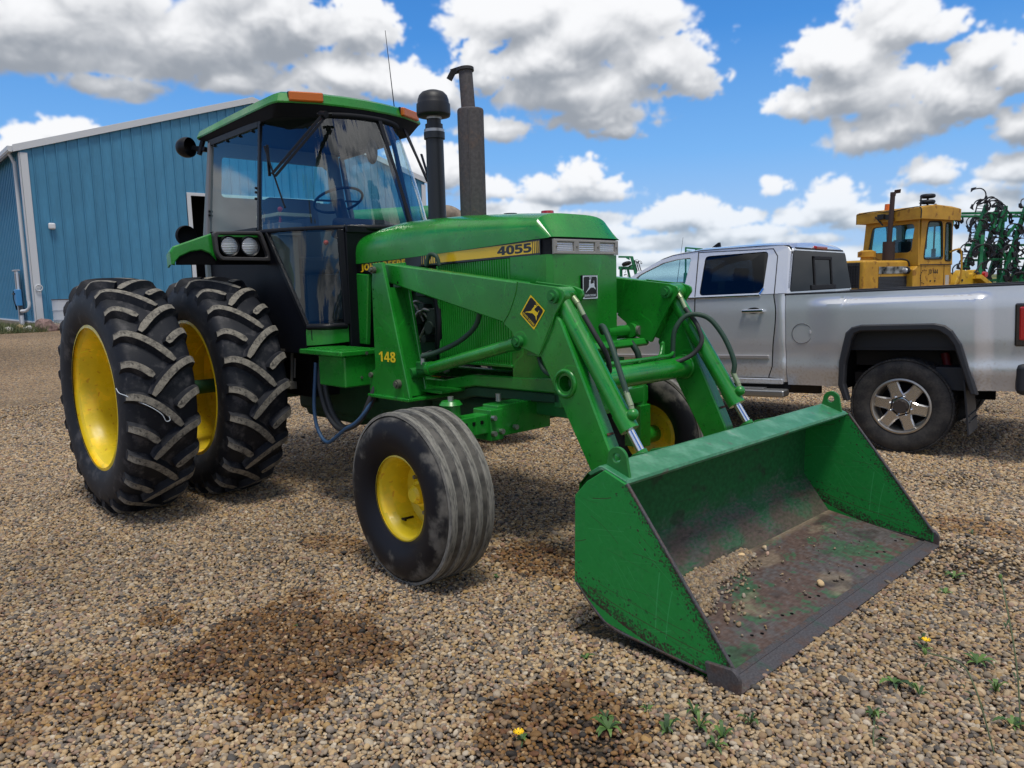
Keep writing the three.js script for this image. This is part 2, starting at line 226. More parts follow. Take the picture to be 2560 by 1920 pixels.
function makeGround() {
  const S = 1400, r = rng(9), CN = 92, cell = Array.from({ length: CN * CN }, () => ({ x: 0.15 + r() * 0.7, y: 0.15 + r() * 0.7, c: stoneColor(r), s: 0.8 + r() * 0.5, q: r() * 3.14 }));
  const col = new Uint8Array(S * S * 4), hgt = new Uint8Array(S * S * 4);
  for (let j = 0; j < S; j++) for (let i = 0; i < S; i++) {
    const u = (i + 0.5) / S, v = (j + 0.5) / S, x = u * CN + 0.35 * noise3(u * 160, v * 160, 1, 160, 160), y = v * CN + 0.35 * noise3(u * 160, v * 160, 9, 160, 160), X = Math.floor(x), Y = Math.floor(y);
    let b1 = 9, b2 = 9, c = null;
    for (let a = -1; a <= 1; a++) for (let b = -1; b <= 1; b++) {
      const q = cell[(((Y + b) % CN + CN) % CN) * CN + (((X + a) % CN) + CN) % CN], dx = x - (X + a + q.x), dy = y - (Y + b + q.y), ca = Math.cos(q.q), sa = Math.sin(q.q), d = Math.hypot((dx * ca + dy * sa) * 0.8, (-dx * sa + dy * ca) * 1.2) / q.s;
      if (d < b1) { b2 = b1; b1 = d; c = q.c; } else if (d < b2) b2 = d;
    }
    const edge = sstep(0.0, 0.16, b2 - b1), h = edge * clamp(1 - b1 * 0.9), g = 1 + 0.3 * noise3(u * 700, v * 700, 2, 700, 700), o = (j * S + i) * 4, dirt = [0.20, 0.165, 0.125];
    for (let k = 0; k < 3; k++) { col[o + k] = 255 * SR(clamp(mix(dirt[k], c[k], edge * 0.9 + 0.05) * g * 0.95)); hgt[o + k] = 255 * clamp(h); }
    col[o + 3] = hgt[o + 3] = 255;
  }
  const mk = (d, srgb) => { const t = new THREE.DataTexture(d, S, S, THREE.RGBAFormat); t.wrapS = t.wrapT = THREE.RepeatWrapping; t.magFilter = t.minFilter = THREE.LinearFilter; if (srgb) t.colorSpace = THREE.SRGBColorSpace; t.needsUpdate = true; return t; };
  const mat = M(0xffffff, 0.95, { map: mk(col, true), bumpMap: mk(hgt, false), bumpScale: 0.012, vertexColors: true });
  mat.keepUV = true;
  const N = 340, pos = [], uv = [], vc = [], idx = [], cx = 1.5, cz = 0.5;
  const ax = (k) => { const s = k / (N - 1) * 2 - 1; return Math.sign(s) * (Math.abs(s) * 9 + 22 * Math.abs(s) ** 4 + 3400 * Math.abs(s) ** 22); };
  for (let j = 0; j < N; j++) for (let i = 0; i < N; i++) {
    const x = cx + ax(i), z = cz + ax(j), far = Math.hypot(x, z);
    const side = groundY(x, z);
    pos.push(x, side - 0.006 * sstep(16, 12, Math.hypot(x - 5.95, z - 3.52)), z); uv.push(x / 1.9 + 0.13 * z / 1.9, z / 1.9);
    const m = 0.88 + 0.45 * (fbm3(x * 0.35, z * 0.35, 2, 3)) + 0.16 * noise3(x * 1.6, z * 1.6, 6), d = dirtLook(x, z) * 0.5;
    let c = [mix(1.3, 0.98, d) * m, mix(1.27, 0.90, d) * m, mix(1.2, 0.84, d) * m];
    const w = wetness(x, z) * 0.6; const gapShade = mix(1, 0.5, pebbleCover(x, z)); c = c.map((q, k) => q * (1 - w) * gapShade * [0.80, 0.765, 0.71][k]);  // sheet darkened where pebbles lie: painted shade for the gaps between stones
    const grass = sstep(55, 80, far); const f = noise3(x * 0.004, z * 0.004, 1);
    const gc = f > 0.1 ? [0.5, 0.62, 0.16] : [0.22, 0.36, 0.12];
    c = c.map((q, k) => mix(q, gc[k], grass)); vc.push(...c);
  }
  for (let j = 0; j < N - 1; j++) for (let i = 0; i < N - 1; i++) { const a = j * N + i; idx.push(a, a + N, a + 1, a + 1, a + N, a + N + 1); }
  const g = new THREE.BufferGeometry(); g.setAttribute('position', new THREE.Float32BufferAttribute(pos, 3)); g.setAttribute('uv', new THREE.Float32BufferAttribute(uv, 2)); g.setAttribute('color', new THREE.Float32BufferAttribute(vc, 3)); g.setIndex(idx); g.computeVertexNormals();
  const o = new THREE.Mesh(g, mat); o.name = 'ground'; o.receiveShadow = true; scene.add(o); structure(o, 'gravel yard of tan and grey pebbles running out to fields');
}
makeGround();
// loose pebbles on the near gravel, each a stone
function makePebbles() {
  const r = rng(123), shapes = [];
  for (let k = 0; k < 5; k++) {
    const g = mergeVertices(new THREE.IcosahedronGeometry(1, k < 3 ? 2 : 1).deleteAttribute('normal').deleteAttribute('uv')), p = g.attributes.position, a = V();
    for (let i = 0; i < p.count; i++) { a.fromBufferAttribute(p, i); const f = 1 + 0.32 * noise3(a.x * 1.1 + k * 9, a.y * 1.1, a.z * 1.1) + 0.12 * noise3(a.x * 2.4, a.y * 2.4 + k * 5, a.z * 2.4); p.setXYZ(i, a.x * f, a.y * f, a.z * f); }
    g.computeVertexNormals(); shapes.push(g);
  }
  const stoneMat = M(0xffffff, 0.75);
  const lists = shapes.map(() => []);
  const fx = -0.7197, fz = -0.6942, rx = 0.6942, rz = -0.7197, C = V(5.9515, 1.5589, 3.5237);
  let total = 0;
  for (let d = 1.35; d < 15;) {                          // rows away from the viewer, stones nearest first
    const step = 0.0132 * (d < 4 ? 0.97 : d < 7 ? 1.08 : 1.3), half = 0.8 * d + 1.7;
    for (let s = -half; s < half; s += step) {
      const dd = d + (r() - 0.5) * step * 1.6, ss = s + (r() - 0.5) * step * 1.6;
      const x = C.x + fx * dd + rx * ss, z = C.z + fz * dd + rz * ss, dl = dirtLook(x, z);
      if (r() < 0.05 + 0.75 * sstep(0.22, 0.5, noise3(x * 0.55, z * 0.9, 7.7) + 0.4 * noise3(x * 2.1, z * 2.6, 3.3)) + 1.0 - 1.0 * pebbleCover(x, z) ** 0.5 + 0.25 * sstep(0.6, 1, dl)) continue;
      if (x < -7 || (x > 3.75 && x < 4.56 && Math.abs(z) < 1.06)) continue;
      const big = r(); let sz = (0.0050 + 0.0062 * r() + (big > 0.93 ? 0.008 * r() : 0)) * (d < 4 ? 0.93 : d < 7 ? 1.0 : 1.15);
      lists[(r() * 5) | 0].push([x, z, sz, d]); total++;
    }
    d += step * 0.92;
  }
  const mtx = new THREE.Matrix4(), q = new THREE.Quaternion(), e = new THREE.Euler(), c = new THREE.Color();
  lists.forEach((list, k) => {
    const o = new THREE.InstancedMesh(shapes[k], stoneMat, list.length);
    list.forEach(([x, z, s, d], i) => {
      e.set((r() - 0.5) * 0.9, r() * 6.28, (r() - 0.5) * 0.9); q.setFromEuler(e);
      mtx.compose(V(x, groundY(x, z) + 0.003 + s * (r() * 1.0 - 0.2), z), q, V(s * (0.9 + r() * 0.65), s * (0.55 + r() * 0.35), s * (0.75 + r() * 0.4)));
      o.setMatrixAt(i, mtx);
      const w = wetness(x, z) * (r() < 0.14 ? 0.25 : 1), col = stoneColor(r), dust = 0.04 + 0.28 * dirtLook(x, z), m = 1.04 + 0.5 * fbm3(x * 0.35, z * 0.35, 2, 3);
      const wetTint = [1.06, 0.86, 0.66][0], dark = 1 - 0.62 * w, sat = w * 0.3, g = (col[0] + col[1] + col[2]) / 3;
      c.setRGB(...col.map((v, j) => clamp((mix(v, [0.34, 0.275, 0.20][j], dust * (1 - w)) + (v - g) * sat) * mix(1, [1.05, 0.84, 0.64][j], w) * [1, 0.965, 0.9][j] * dark * m * 0.76, 0.006, 0.85))); o.setColorAt(i, c);
    });
    o.name = numbered('gravel'); o.castShadow = o.receiveShadow = true; o.userData = { kind: 'stuff', label: 'loose rounded tan and grey pebbles covering the near yard' }; scene.add(o);
  });
}
makePebbles();

// ================================================================ the tractor (origin under its rear axle, +x forward, +z its right side)
function mir(g) {                                        // mirror in z with the winding kept outward
  const o = plain(g.clone()); o.scale(1, 1, -1); const p = o.attributes.position, n = o.attributes.normal, u = o.attributes.uv;
  for (const a of [p, n, u]) for (let i = 0; i < a.count; i += 3) for (let k = 0; k < a.itemSize; k++) { const b = a.array[(i + 1) * a.itemSize + k]; a.array[(i + 1) * a.itemSize + k] = a.array[(i + 2) * a.itemSize + k]; a.array[(i + 2) * a.itemSize + k] = b; }
  return o;
}
const both = (list) => [].concat(list).flatMap((g) => [plain(g), mir(g)]);
const tractor = thing('tractor', 'green row crop tractor with yellow wheels, rear duals, glass cab and front bucket loader', 'tractor');
function part(name, parent = tractor, at = [0, 0, 0], label) { const o = new THREE.Group(); o.name = name; o.position.set(...at); parent.add(o); if (label) o.userData.label = label; return o; }

// ---- rear tyres with separate lugs
const RT = [[0.513, 0.2], [0.54, 0.218], [0.6, 0.236], [0.67, 0.24], [0.73, 0.23], [0.77, 0.208], [0.788, 0.175], [0.796, 0.1], [0.798, 0]];
const tyreProfile = [...RT, ...RT.slice(0, -1).reverse().map(([r, z]) => [r, -z])].reverse();
const baseR = (z) => { const a = Math.abs(z); return a < 0.1 ? 0.798 - 0.002 * a / 0.1 : a < 0.175 ? mix(0.796, 0.788, (a - 0.1) / 0.075) : a < 0.208 ? mix(0.788, 0.77, (a - 0.175) / 0.033) : mix(0.77, 0.73, (a - 0.208) / 0.022); };
function lugGeo(zEnd, drop, side) {
  const n = 10, rowsL = [], topL = [], sideA = [], sideB = [], T = [], c = [];
  for (let i = 0; i <= n; i++) { const t = i / n, z = mix(0.232, zEnd, t), phi = -drop * t ** 1.8; c.push([z, phi]); }
  const at = (z, s, r) => { const a = s / 0.82; return [r * Math.cos(a), r * Math.sin(a), z * side]; };
  for (let i = 0; i <= n; i++) {
    const a = c[Math.max(0, i - 1)], b = c[Math.min(n, i + 1)], dz = b[0] - a[0], ds = (b[1] - a[1]) * 0.82, L = Math.hypot(dz, ds), pz = -ds / L, ps = dz / L;
    const end = i === n ? 0.6 : 1, wt = 0.0225 * end, wb = 0.044 * end, [z, phi] = c[i], s = phi * 0.82, top = i === 0 ? baseR(z) + 0.05 : Math.min(0.8455, baseR(z) + 0.0475);
    const bz = (q) => clamp(z + pz * q, -0.236, 0.236);
    sideA.push([at(bz(wb), s + ps * wb, baseR(bz(wb)) - 0.004), at(bz(wt), s + ps * wt, top)]);
    topL.push([at(bz(wt), s + ps * wt, top), at(bz(-wt), s - ps * wt, top)]);
    sideB.push([at(bz(-wt), s - ps * wt, top), at(bz(-wb), s - ps * wb, baseR(bz(-wb)) - 0.004)]);
  }
  const flip = (rows) => rows.map((r) => [...r].reverse());
  const f = side > 0 ? flip : (x) => x;
  const cap = (i, k) => { const r = [[sideA[i][0], sideB[i][1]], [sideA[i][1], sideB[i][0]]]; return k ? r.reverse() : r; };
  const inner = at(c[n][0] - 0.03, c[n][1] * 0.82 - 0.02, 0.794), endCap = [[sideA[n][0], sideB[n][1]], [sideA[n][1], sideB[n][0]]];
  const sh = (q) => { const l = Math.hypot(q[0], q[1]), k = 0.735 / l; return [q[0] * k, q[1] * k, 0.231 * side]; };
  const startCap = [[sh(sideA[0][0]), sh(sideB[0][1])], [sideA[0][1], sideB[0][0]]];
  const sides = join([GRID(f(sideA), 0.9), GRID(f(sideB), 0.9), GRID(f(endCap), 0.5), GRID(f(startCap.reverse()), 0.5)]), top = plain(GRID(f(topL), 0.9));
  uvBox(sides); uvBox(top);
  const g = mergeGeometries([sides, top], true); g.userData.keepUV = true; return g;
}
const LUG = { L1: lugGeo(-0.085, 0.27, 1), S1: lugGeo(0.065, 0.12, 1), L2: lugGeo(-0.085, 0.27, -1), S2: lugGeo(0.065, 0.12, -1) };
const rubberD = M(0xffffff, 0.65, { specularIntensity: 0.6, map: rubberMap }); rubberMap.keep = 1;
const rimProfile = [[0.5, 0.21], [0.522, 0.205], [0.526, 0.196], [0.508, 0.184], [0.485, 0.165], [0.478, 0.13], [0.462, 0.1], [0.455, 0.03], [0.455, -0.06], [0.47, -0.13], [0.482, -0.16], [0.508, -0.184], [0.522, -0.205]];
const tyreGeo = LZ(tyreProfile, 128, 0.9), rimGeo = join([LZ([...rimProfile].reverse(), 96, 0.7), LZ([[0.456, -0.10], [0.40, -0.14], [0.28, -0.17], [0.20, -0.15], [0.08, -0.15], [0.0, -0.15]].reverse(), 64, 0.6)]);
function rearWheel(z, near, turn, s) {
  const w = part('rear_wheel', tractor, [0, 0.844, z]);
  const tyre = mesh('tyre', tyreGeo.clone(), rubber, w); tyre.rotation.z = turn;
  const rim = mesh('rim', s > 0 ? rimGeo.clone() : mir(rimGeo), yellow, w);
  for (let k = 0; k < 12; k++) for (const [a, b, side] of [['L1', 'S1', 0], ['L2', 'S2', 0.5]]) {
    [a, b].forEach((id, j) => {
      const o = new THREE.Mesh(LUG[id], [rubberD, lugTop]); o.name = 'lug'; o.rotation.z = turn + (k + side + j * 0.5) / 12 * Math.PI * 2; o.castShadow = o.receiveShadow = true; w.add(o);
    });
  }
  const nuts = []; for (let k = 0; k < 10; k++) { const a = k * 0.6283; nuts.push(CY(V(0.14 * Math.cos(a), 0.14 * Math.sin(a), -0.15 * s), V(0.14 * Math.cos(a), 0.14 * Math.sin(a), -0.12 * s), 0.014, 0.014, 6)); }
  mesh('hub', [...nuts, CY(V(0, 0, -0.2 * s), V(0, 0, -0.06 * s), 0.08, 0.07, 24)], yellow, w);
  return w;
}
rearWheel(1.70, true, 0.1, 1); rearWheel(1.03, true, 0.33, 1); rearWheel(-1.03, false, 0.2, -1); rearWheel(-1.70, false, 0.5, -1);
mesh('rear_axle', [CY(V(0, 0.844, -1.5), V(0, 0.844, 1.5), 0.055), CY(V(0, 0.844, -0.75), V(0, 0.844, 0.75), 0.17, 0.17), CY(V(0, 0.844, 1.5), V(0, 0.844, 1.56), 0.2, 0.2)], greenDark, tractor);
mesh('twine', TB([[0.645, 0.97, 1.947], [0.70, 0.945, 1.948], [0.775, 0.93, 1.93], [0.80, 0.90, 1.895], [0.835, 0.875, 1.85], [0.845, 0.83, 1.785], [0.85, 0.79, 1.745], [0.848, 0.745, 1.722], [0.85, 0.75, 1.70], [0.85, 0.775, 1.705]], 0.0032, 60, 5), M(lin(0.5, 0.55, 0.6), 0.7), tractor, 'strand of pale twine caught on the outer rear tyre');

// ---- front wheels
const FT = [[0.226, 0.125], [0.25, 0.152], [0.30, 0.176], [0.35, 0.181], [0.395, 0.172], [0.425, 0.152], [0.442, 0.125], [0.45, 0.09], [0.453, 0]];
const fProfile = [...FT, ...FT.slice(0, -1).reverse().map(([r, z]) => [r, -z])].reverse();
const frontTyreMap = texture(768, 384, (u, v) => {      // u round the tyre, v from inner bead to outer bead: caked dust on the tread and shoulder with a ragged edge
  const a = Math.abs(v - 0.5) * 2, n = tfbm(u, v * 0.3, 18, 5, 3, 0.6), m = tfbm(u, v * 0.3, 70, 3, 6), big = tfbm(u, v * 0.2, 6, 3, 9);
  const d = sstep(0.0, 0.22, 0.56 + n * 0.3 + big * 0.3 - a) * (0.45 + 0.5 * sstep(-0.3, 0.3, n) + m * 0.4);
  const q = clamp(d);
  return [mix(0.007, 0.12, q), mix(0.008, 0.113, q), mix(0.011, 0.10, q)];
});
frontTyreMap.repeat.set(1, 1);
const frontRubber = M(0xffffff, 0.5, { specularIntensity: 0.5, map: frontTyreMap, keepUV: true });
const ribMap = texture(512, 128, (u, v) => { const n = tfbm(u, v * 0.25, 30, 4, 3, 0.6), f = tfbm(u, v * 0.25, 120, 2, 1); const q = clamp(0.72 + n * 0.9 + f * 0.7); return [mix(0.05, 0.235, q), mix(0.05, 0.225, q), mix(0.048, 0.195, q)]; });
const ribMat = M(0xffffff, 0.95, { map: ribMap, keepUV: true });
const frontTyreGeo = LZ(fProfile, 128, 0.9);
{ const uv = frontTyreGeo.attributes.uv; for (let i = 0; i < uv.count; i++) uv.setXY(i, uv.getX(i), uv.getY(i)); }
const ribGeo = (z, w) => LZ([[0.44, z - w / 2 - 0.004], [0.4645 - Math.abs(z) * 0.07, z - w / 2], [0.4665 - Math.abs(z) * 0.07, z], [0.4645 - Math.abs(z) * 0.07, z + w / 2], [0.44, z + w / 2 + 0.004]], 128, 0.5);
const fRim = join([LZ([[0.222, 0.132], [0.234, 0.128], [0.232, 0.118], [0.216, 0.112], [0.206, 0.1], [0.202, 0.075], [0.19, 0.06], [0.184, 0.0], [0.186, -0.06], [0.206, -0.1], [0.216, -0.112], [0.234, -0.128]].reverse(), 96, 0.6), LZ([[0.186, -0.05], [0.15, -0.065], [0.11, -0.05], [0.0, -0.05]].reverse(), 48, 0.6)]);
function frontWheel(z, s) {
  const w = part('front_wheel', tractor, [2.7035, 0.466, z]); w.rotation.y = -0.033;
  mesh('tyre', s > 0 ? frontTyreGeo.clone() : mir(frontTyreGeo), frontRubber, w);
  for (const [rz, rw] of [[-0.118, 0.04], [-0.04, 0.036], [0.04, 0.036], [0.118, 0.04]]) mesh('tread_rib', ribGeo(rz, rw), ribMat, w);
  mesh('rim', s > 0 ? fRim.clone() : mir(fRim), yellow, w);
  const hub = [CY(V(0, 0, -0.06 * s), V(0, 0, 0.0), 0.075, 0.07, 28), CY(V(0, 0, 0), V(0, 0, 0.035 * s), 0.055, 0.05, 28), CY(V(0, 0, 0.035 * s), V(0, 0, 0.05 * s), 0.05, 0.036, 28)];
  mesh('hub_cap', hub, yellow, w);
  for (let k = 0; k < 6; k++) { const a = k * 1.0472 + 0.4; mesh('wheel_bolt', CY(V(0.115 * Math.cos(a), 0.115 * Math.sin(a), -0.05 * s), V(0.115 * Math.cos(a), 0.115 * Math.sin(a), -0.028 * s), 0.012, 0.012, 6), dullSteel, w); }
  mesh('valve_stem', TB([[-0.1, -0.152, -0.02 * s], [-0.1, -0.15, 0.045 * s], [-0.085, -0.143, 0.06 * s], [-0.05, -0.142, 0.062 * s]], 0.007, 16), black, w);
}
frontWheel(1.10, 1); frontWheel(-1.10, -1);

// ---- front axle, frame, belly
{
  const a = [];
  for (const s of [1, -1]) {
    a.push(B(0.13, 0.15, 0.46, 2.70, 0.775, s * 0.36), B(0.10, 0.11, 0.36, 2.70, 0.785, s * 0.72), B(0.15, 0.18, 0.10, 2.70, 0.775, s * 0.585), B(0.13, 0.04, 0.34, 2.70, 0.862, s * 0.40));
    a.push(CY(V(2.7, 0.6, s * 0.86), V(2.7, 0.92, s * 0.86), 0.058, 0.05, 20), CY(V(2.7, 0.92, s * 0.86), V(2.7, 0.94, s * 0.86), 0.065, 0.05, 20), CY(V(2.7, 0.47, s * 0.84), V(2.7, 0.47, s * 1.06), 0.07, 0.06, 24), B(0.14, 0.3, 0.12, 2.7, 0.56, s * 0.84));
    a.push(BAR(V(2.62, 0.66, s * 0.83), V(2.50, 0.78, s * 0.1), 0.04));
  }
  mesh('front_axle', a, green, tractor);
  const bolts = [];
  for (const [z, y] of [[0.62, 0.82], [0.56, 0.735], [0.62, 0.73], [0.45, 0.745]]) bolts.push(CY(V(2.775, y, z), V(2.80, y, z), 0.016, 0.016, 6));
  for (const z of [0.5, 0.9]) bolts.push(CY(V(2.70, 0.94, z === 0.9 ? 0.86 : z), V(2.70, z === 0.9 ? 0.965 : 0.895, z === 0.9 ? 0.86 : z), 0.018, 0.018, 6));
  mesh('axle_bolt', bolts, steel, tractor);
  mesh('axle_slot', [0.68, 0.74, 0.8].map((z) => B(0.006, 0.02, 0.022, 2.751, 0.80, z)), darkVoid, tractor);
  const rail = [[1.0, 0.86], [1.75, 0.88], [2.05, 0.89], [2.3, 0.935], [3.0, 0.945], [3.0, 1.03], [2.26, 1.005], [2.0, 0.955], [1.0, 0.95]];
  mesh('frame_rail', both(PL(rail, 0.26, 0.335, 0.008)), green, tractor);
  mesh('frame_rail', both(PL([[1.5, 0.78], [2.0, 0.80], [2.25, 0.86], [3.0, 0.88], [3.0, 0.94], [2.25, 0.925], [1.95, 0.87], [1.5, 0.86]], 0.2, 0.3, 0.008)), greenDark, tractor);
  mesh('frame_bolt', [1.93, 1.985, 2.04].map((x) => CY(V(x, 1.02, 0.33), V(x, 1.02, 0.362), 0.018, 0.018, 6)), steel, tractor);
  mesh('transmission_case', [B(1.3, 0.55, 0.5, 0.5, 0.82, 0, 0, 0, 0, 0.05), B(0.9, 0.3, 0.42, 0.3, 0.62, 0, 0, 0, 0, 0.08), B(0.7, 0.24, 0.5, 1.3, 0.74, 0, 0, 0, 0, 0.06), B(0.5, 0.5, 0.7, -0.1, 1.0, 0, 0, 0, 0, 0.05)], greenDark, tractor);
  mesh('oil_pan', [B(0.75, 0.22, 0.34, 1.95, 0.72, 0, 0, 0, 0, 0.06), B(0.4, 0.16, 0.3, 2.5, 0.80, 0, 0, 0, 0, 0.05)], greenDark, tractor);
  mesh('front_weight_bracket', [B(0.3, 0.32, 0.5, 2.86, 0.95, 0), B(0.05, 0.25, 0.6, 2.98, 0.98, 0)], greenDull, tractor);
}
// ---- engine behind the open side
{
  const e = [B(1.0, 0.5, 0.4, 1.75, 1.3, 0.02, 0, 0, 0, 0.03), B(1.0, 0.12, 0.36, 1.75, 1.60, 0, 0, 0, 0, 0.03)];
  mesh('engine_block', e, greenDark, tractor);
  const r = rng(31), bits = [];
  for (let k = 0; k < 22; k++) { const x = 1.25 + r() * 0.72, y = 1.05 + r() * 0.6, s = 0.03 + r() * 0.05; bits.push(r() < 0.5 ? B(s * 1.6, s * 1.4, 0.08, x, y, 0.24 + r() * 0.05) : CY(V(x, y, 0.2), V(x, y, 0.28 + r() * 0.04), s * 0.6, s * 0.6, 14)); }
  mesh('engine_fitting', bits, M(lin(0.035, 0.06, 0.05), 0.6, { metalness: 0.3 }), tractor);
  const pipes = []; for (let k = 0; k < 9; k++) { const x = 1.25 + r() * 0.65, y = 1.1 + r() * 0.45; pipes.push(TB([[x, y, 0.26], [x + 0.08, y + 0.04, 0.30], [x + 0.16, y + r() * 0.14, 0.29], [x + 0.22, y + r() * 0.1, 0.25]], 0.006 + r() * 0.006, 14, 6)); }
  mesh('fuel_line', pipes, steel, tractor);
  mesh('oil_filter', [CY(V(1.30, 1.17, 0.30), V(1.30, 1.32, 0.30), 0.055, 0.055, 24), new THREE.SphereGeometry(0.055, 24, 12).scale(1, 0.5, 1).translate(1.30, 1.32, 0.30), new THREE.SphereGeometry(0.055, 24, 12).scale(1, 0.5, 1).translate(1.30, 1.17, 0.30)], M(lin(0.75, 0.76, 0.76), 0.35), tractor);
  mesh('engine_fitting', [B(0.05, 0.1, 0.05, 1.3, 1.41, 0.33)], M(lin(0.3, 0.33, 0.36), 0.5), tractor);
  mesh('radiator_shroud', [B(0.06, 0.62, 0.62, 1.97, 1.38, 0), B(0.9, 0.05, 0.5, 2.45, 1.08, 0)], darkVoid, tractor);
  mesh('air_hose', TB([[1.95, 1.5, 0.33], [1.99, 1.35, 0.345], [1.97, 1.2, 0.34], [1.95, 1.05, 0.31]], 0.03, 30, 12), black, tractor);
}
// ---- hood: crowned top panel, stripe, grille sides, nose
{
  const ends = [[0.985, 0.34, 1.748, 0.10], [0.992, 0.356, 1.748, 0.165], [1.015, 0.36, 1.748, 0.205], [1.07, 0.362, 1.749, 0.232], [1.25, 0.362, 1.753, 0.258], [1.485, 0.362, 1.760, 0.274], [1.8, 0.362, 1.770, 0.262], [2.1, 0.361, 1.782, 0.243], [2.4, 0.357, 1.795, 0.214], [2.65, 0.349, 1.807, 0.186], [2.80, 0.341, 1.816, 0.166], [2.86, 0.336, 1.820, 0.156]];
  const nT = 26, sec = ([x, w, yb, h]) => { const row = []; for (let i = 0; i <= nT; i++) { const t = Math.PI * i / nT, c = Math.cos(t), s = Math.sin(t), p = 2 / 3.7; row.push([x, yb + h * Math.abs(s) ** p, w * Math.sign(c) * Math.abs(c) ** p]); } return row; };
  const rows = ends.map(sec), front = sec([2.955, 0.318, 1.824, 0.008]), shut = front.map(([x, y, z]) => [2.9, 1.82, z * 0.9]);
  mesh('hood', [GRID([...rows, front].map((r) => r).reverse(), 0.42), GRID([rows[0].map(([x, y, z]) => [x + 0.01, 1.75, z * 0.6]), rows[0]].reverse(), 0.4), B(1.84, 0.014, 0.62, 1.93, 1.772, 0, 0, 0, 0.0328, 0.002)], green, tractor);
  // stripe panels
  const stripe = canvasTex(2048, 112, (c, W, H) => {
    const X = (x) => (x - 0.985) / (2.90 - 0.985) * W;
    c.fillStyle = '#0b0c0f'; c.fillRect(0, 0, W, H);
    c.fillStyle = '#f2c413';
    const y0 = X(1.885); c.fillRect(y0, 10, X(2.815) - y0, H - 26);
    let x = X(1.882); for (let k = 0; k < 7; k++) { const w = 15 - k * 1.9, g = 7 + k * 1.5; x -= g; c.fillRect(x - w, 10, w, H - 26); x -= w; }
    x = X(2.818); for (let k = 0; k < 5; k++) { const w = 14 - k * 2.6, g = 5 + k * 2.6; x += g; c.fillRect(x, 10, w, H - 26); x += w; }
    c.font = 'bold 88px sans-serif'; c.textBaseline = 'middle'; c.save(); c.translate(X(1.10), H * 0.52); c.scale(1.0, 1.2); c.fillText('JOHN DEERE', 0, 0); c.lineWidth = 5; c.strokeStyle = '#f2c413'; c.strokeText('JOHN DEERE', 0, 0); c.restore();
    c.fillStyle = '#101114'; c.font = 'bold 88px sans-serif'; c.save(); c.translate(X(2.435), H * 0.47); c.scale(2.08, 1.02); c.fillText('4055', 0, 0); c.lineWidth = 4; c.strokeStyle = '#101114'; c.strokeText('4055', 0, 0); c.restore();
  });
  const stripeMat = M(0xffffff, 0.3, { map: stripe, keepUV: true, clearcoat: 0.4, clearcoatRoughness: 0.15 });
  const sx = [0.985, 1.3, 1.6, 1.9, 2.2, 2.5, 2.7, 2.90], sz = (x) => 0.361 - 0.026 * sstep(2.2, 2.95, x);
  const top = (x) => mix(1.747, 1.818, (x - 0.985) / 1.915), bot = (x) => mix(1.686, 1.730, (x - 0.985) / 1.915) - 0.0;
  const sg = GRID([sx.map((x) => [x, bot(x), sz(x) - 0.004]), sx.map((x) => [x, top(x), sz(x) - 0.004])], 0.4);
  mesh('side_stripe', sg, stripeMat, tractor);
  const g2 = GRID([sx.map((x) => [x, bot(x), -sz(x) + 0.004]).reverse(), sx.map((x) => [x, top(x), -sz(x) + 0.004]).reverse()], 0.4);
  mesh('side_stripe', g2, black, tractor);
  mesh('hood_frame', [B(1.9, 0.09, 0.66, 1.93, 1.73, 0, 0, 0, 0.024)], blackMatt, tractor);
  // ribbed side grilles: one pressed panel a side
  const rib = [], n = 32, x0 = 1.99, x1 = 2.665, zf = 0.352; for (let k = 0; k < n; k++) { const x = mix(x0, x1, k / n), d = (x1 - x0) / n; rib.push([x, zf - 0.012], [x + d * 0.22, zf], [x + d * 0.55, zf], [x + d * 0.78, zf - 0.012]); }
  const yt = (x) => bot(x) - 0.004, yb = 1.085;
  const gr = GRID([rib.map(([x, z]) => [x, yb, z]), rib.map(([x, z]) => [x, yt(x), z])], 0.3);
  mesh('grille_panel', both([gr, B(0.68, 0.02, 0.02, 2.33, 1.083, 0.342), PL([[1.985, 1.08], [2.0, 1.08], [2.0, 1.70], [1.985, 1.70]], 0.33, 0.356, 0.002)]), green, tractor);
  mesh('grille_backing', both(B(0.68, 0.6, 0.01, 2.33, 1.39, 0.325)), darkVoid, tractor);
  // nose
  const nose = [[0.345, 2.665], [0.343, 2.80], [0.335, 2.885], [0.318, 2.93], [0.285, 2.958], [0.15, 2.968], [0, 2.972]].map(([z, x]) => [x, z]), outline = [...nose, ...nose.slice(0, -1).reverse().map(([x, z]) => [x, -z])];
  const low = outline.map(([x, z]) => [x - 0.0, 1.09, z]), lowB = outline.map(([x, z]) => [x - 0.02, 0.97, z * 0.93]);
  const noseTop = outline.map(([x, z]) => [x, 1.726 + 0.006 * sstep(2.665, 2.95, x), z]), inTop = outline.map(([x, z]) => [x - 0.05, 1.729, z * 0.85]);
  mesh('nose', [GRID([lowB, low, noseTop, inTop].map((r) => [...r]), 0.5)], green, tractor);
  const bandB = outline.map(([x, z]) => [x - 0.012, 1.728, z * 0.97]), bandT = outline.map(([x, z]) => [x - 0.022, 1.826, z * 0.97]);
  mesh('headlight_band', GRID([bandB, bandT], 0.5), black, tractor);
  mesh('headlight_frame', [PL([[-0.292, 1.734], [0.292, 1.734], [0.292, 1.818], [-0.292, 1.818]], 0, 0.016, 0.003, [-0.19, 0, 0.19].map((c) => [[c - 0.072, 1.75], [c + 0.072, 1.75], [c + 0.072, 1.803], [c - 0.072, 1.803]])).rotateY(Math.PI / 2).translate(2.953, 0, 0)], M(lin(0.30, 0.29, 0.27), 0.5), tractor);
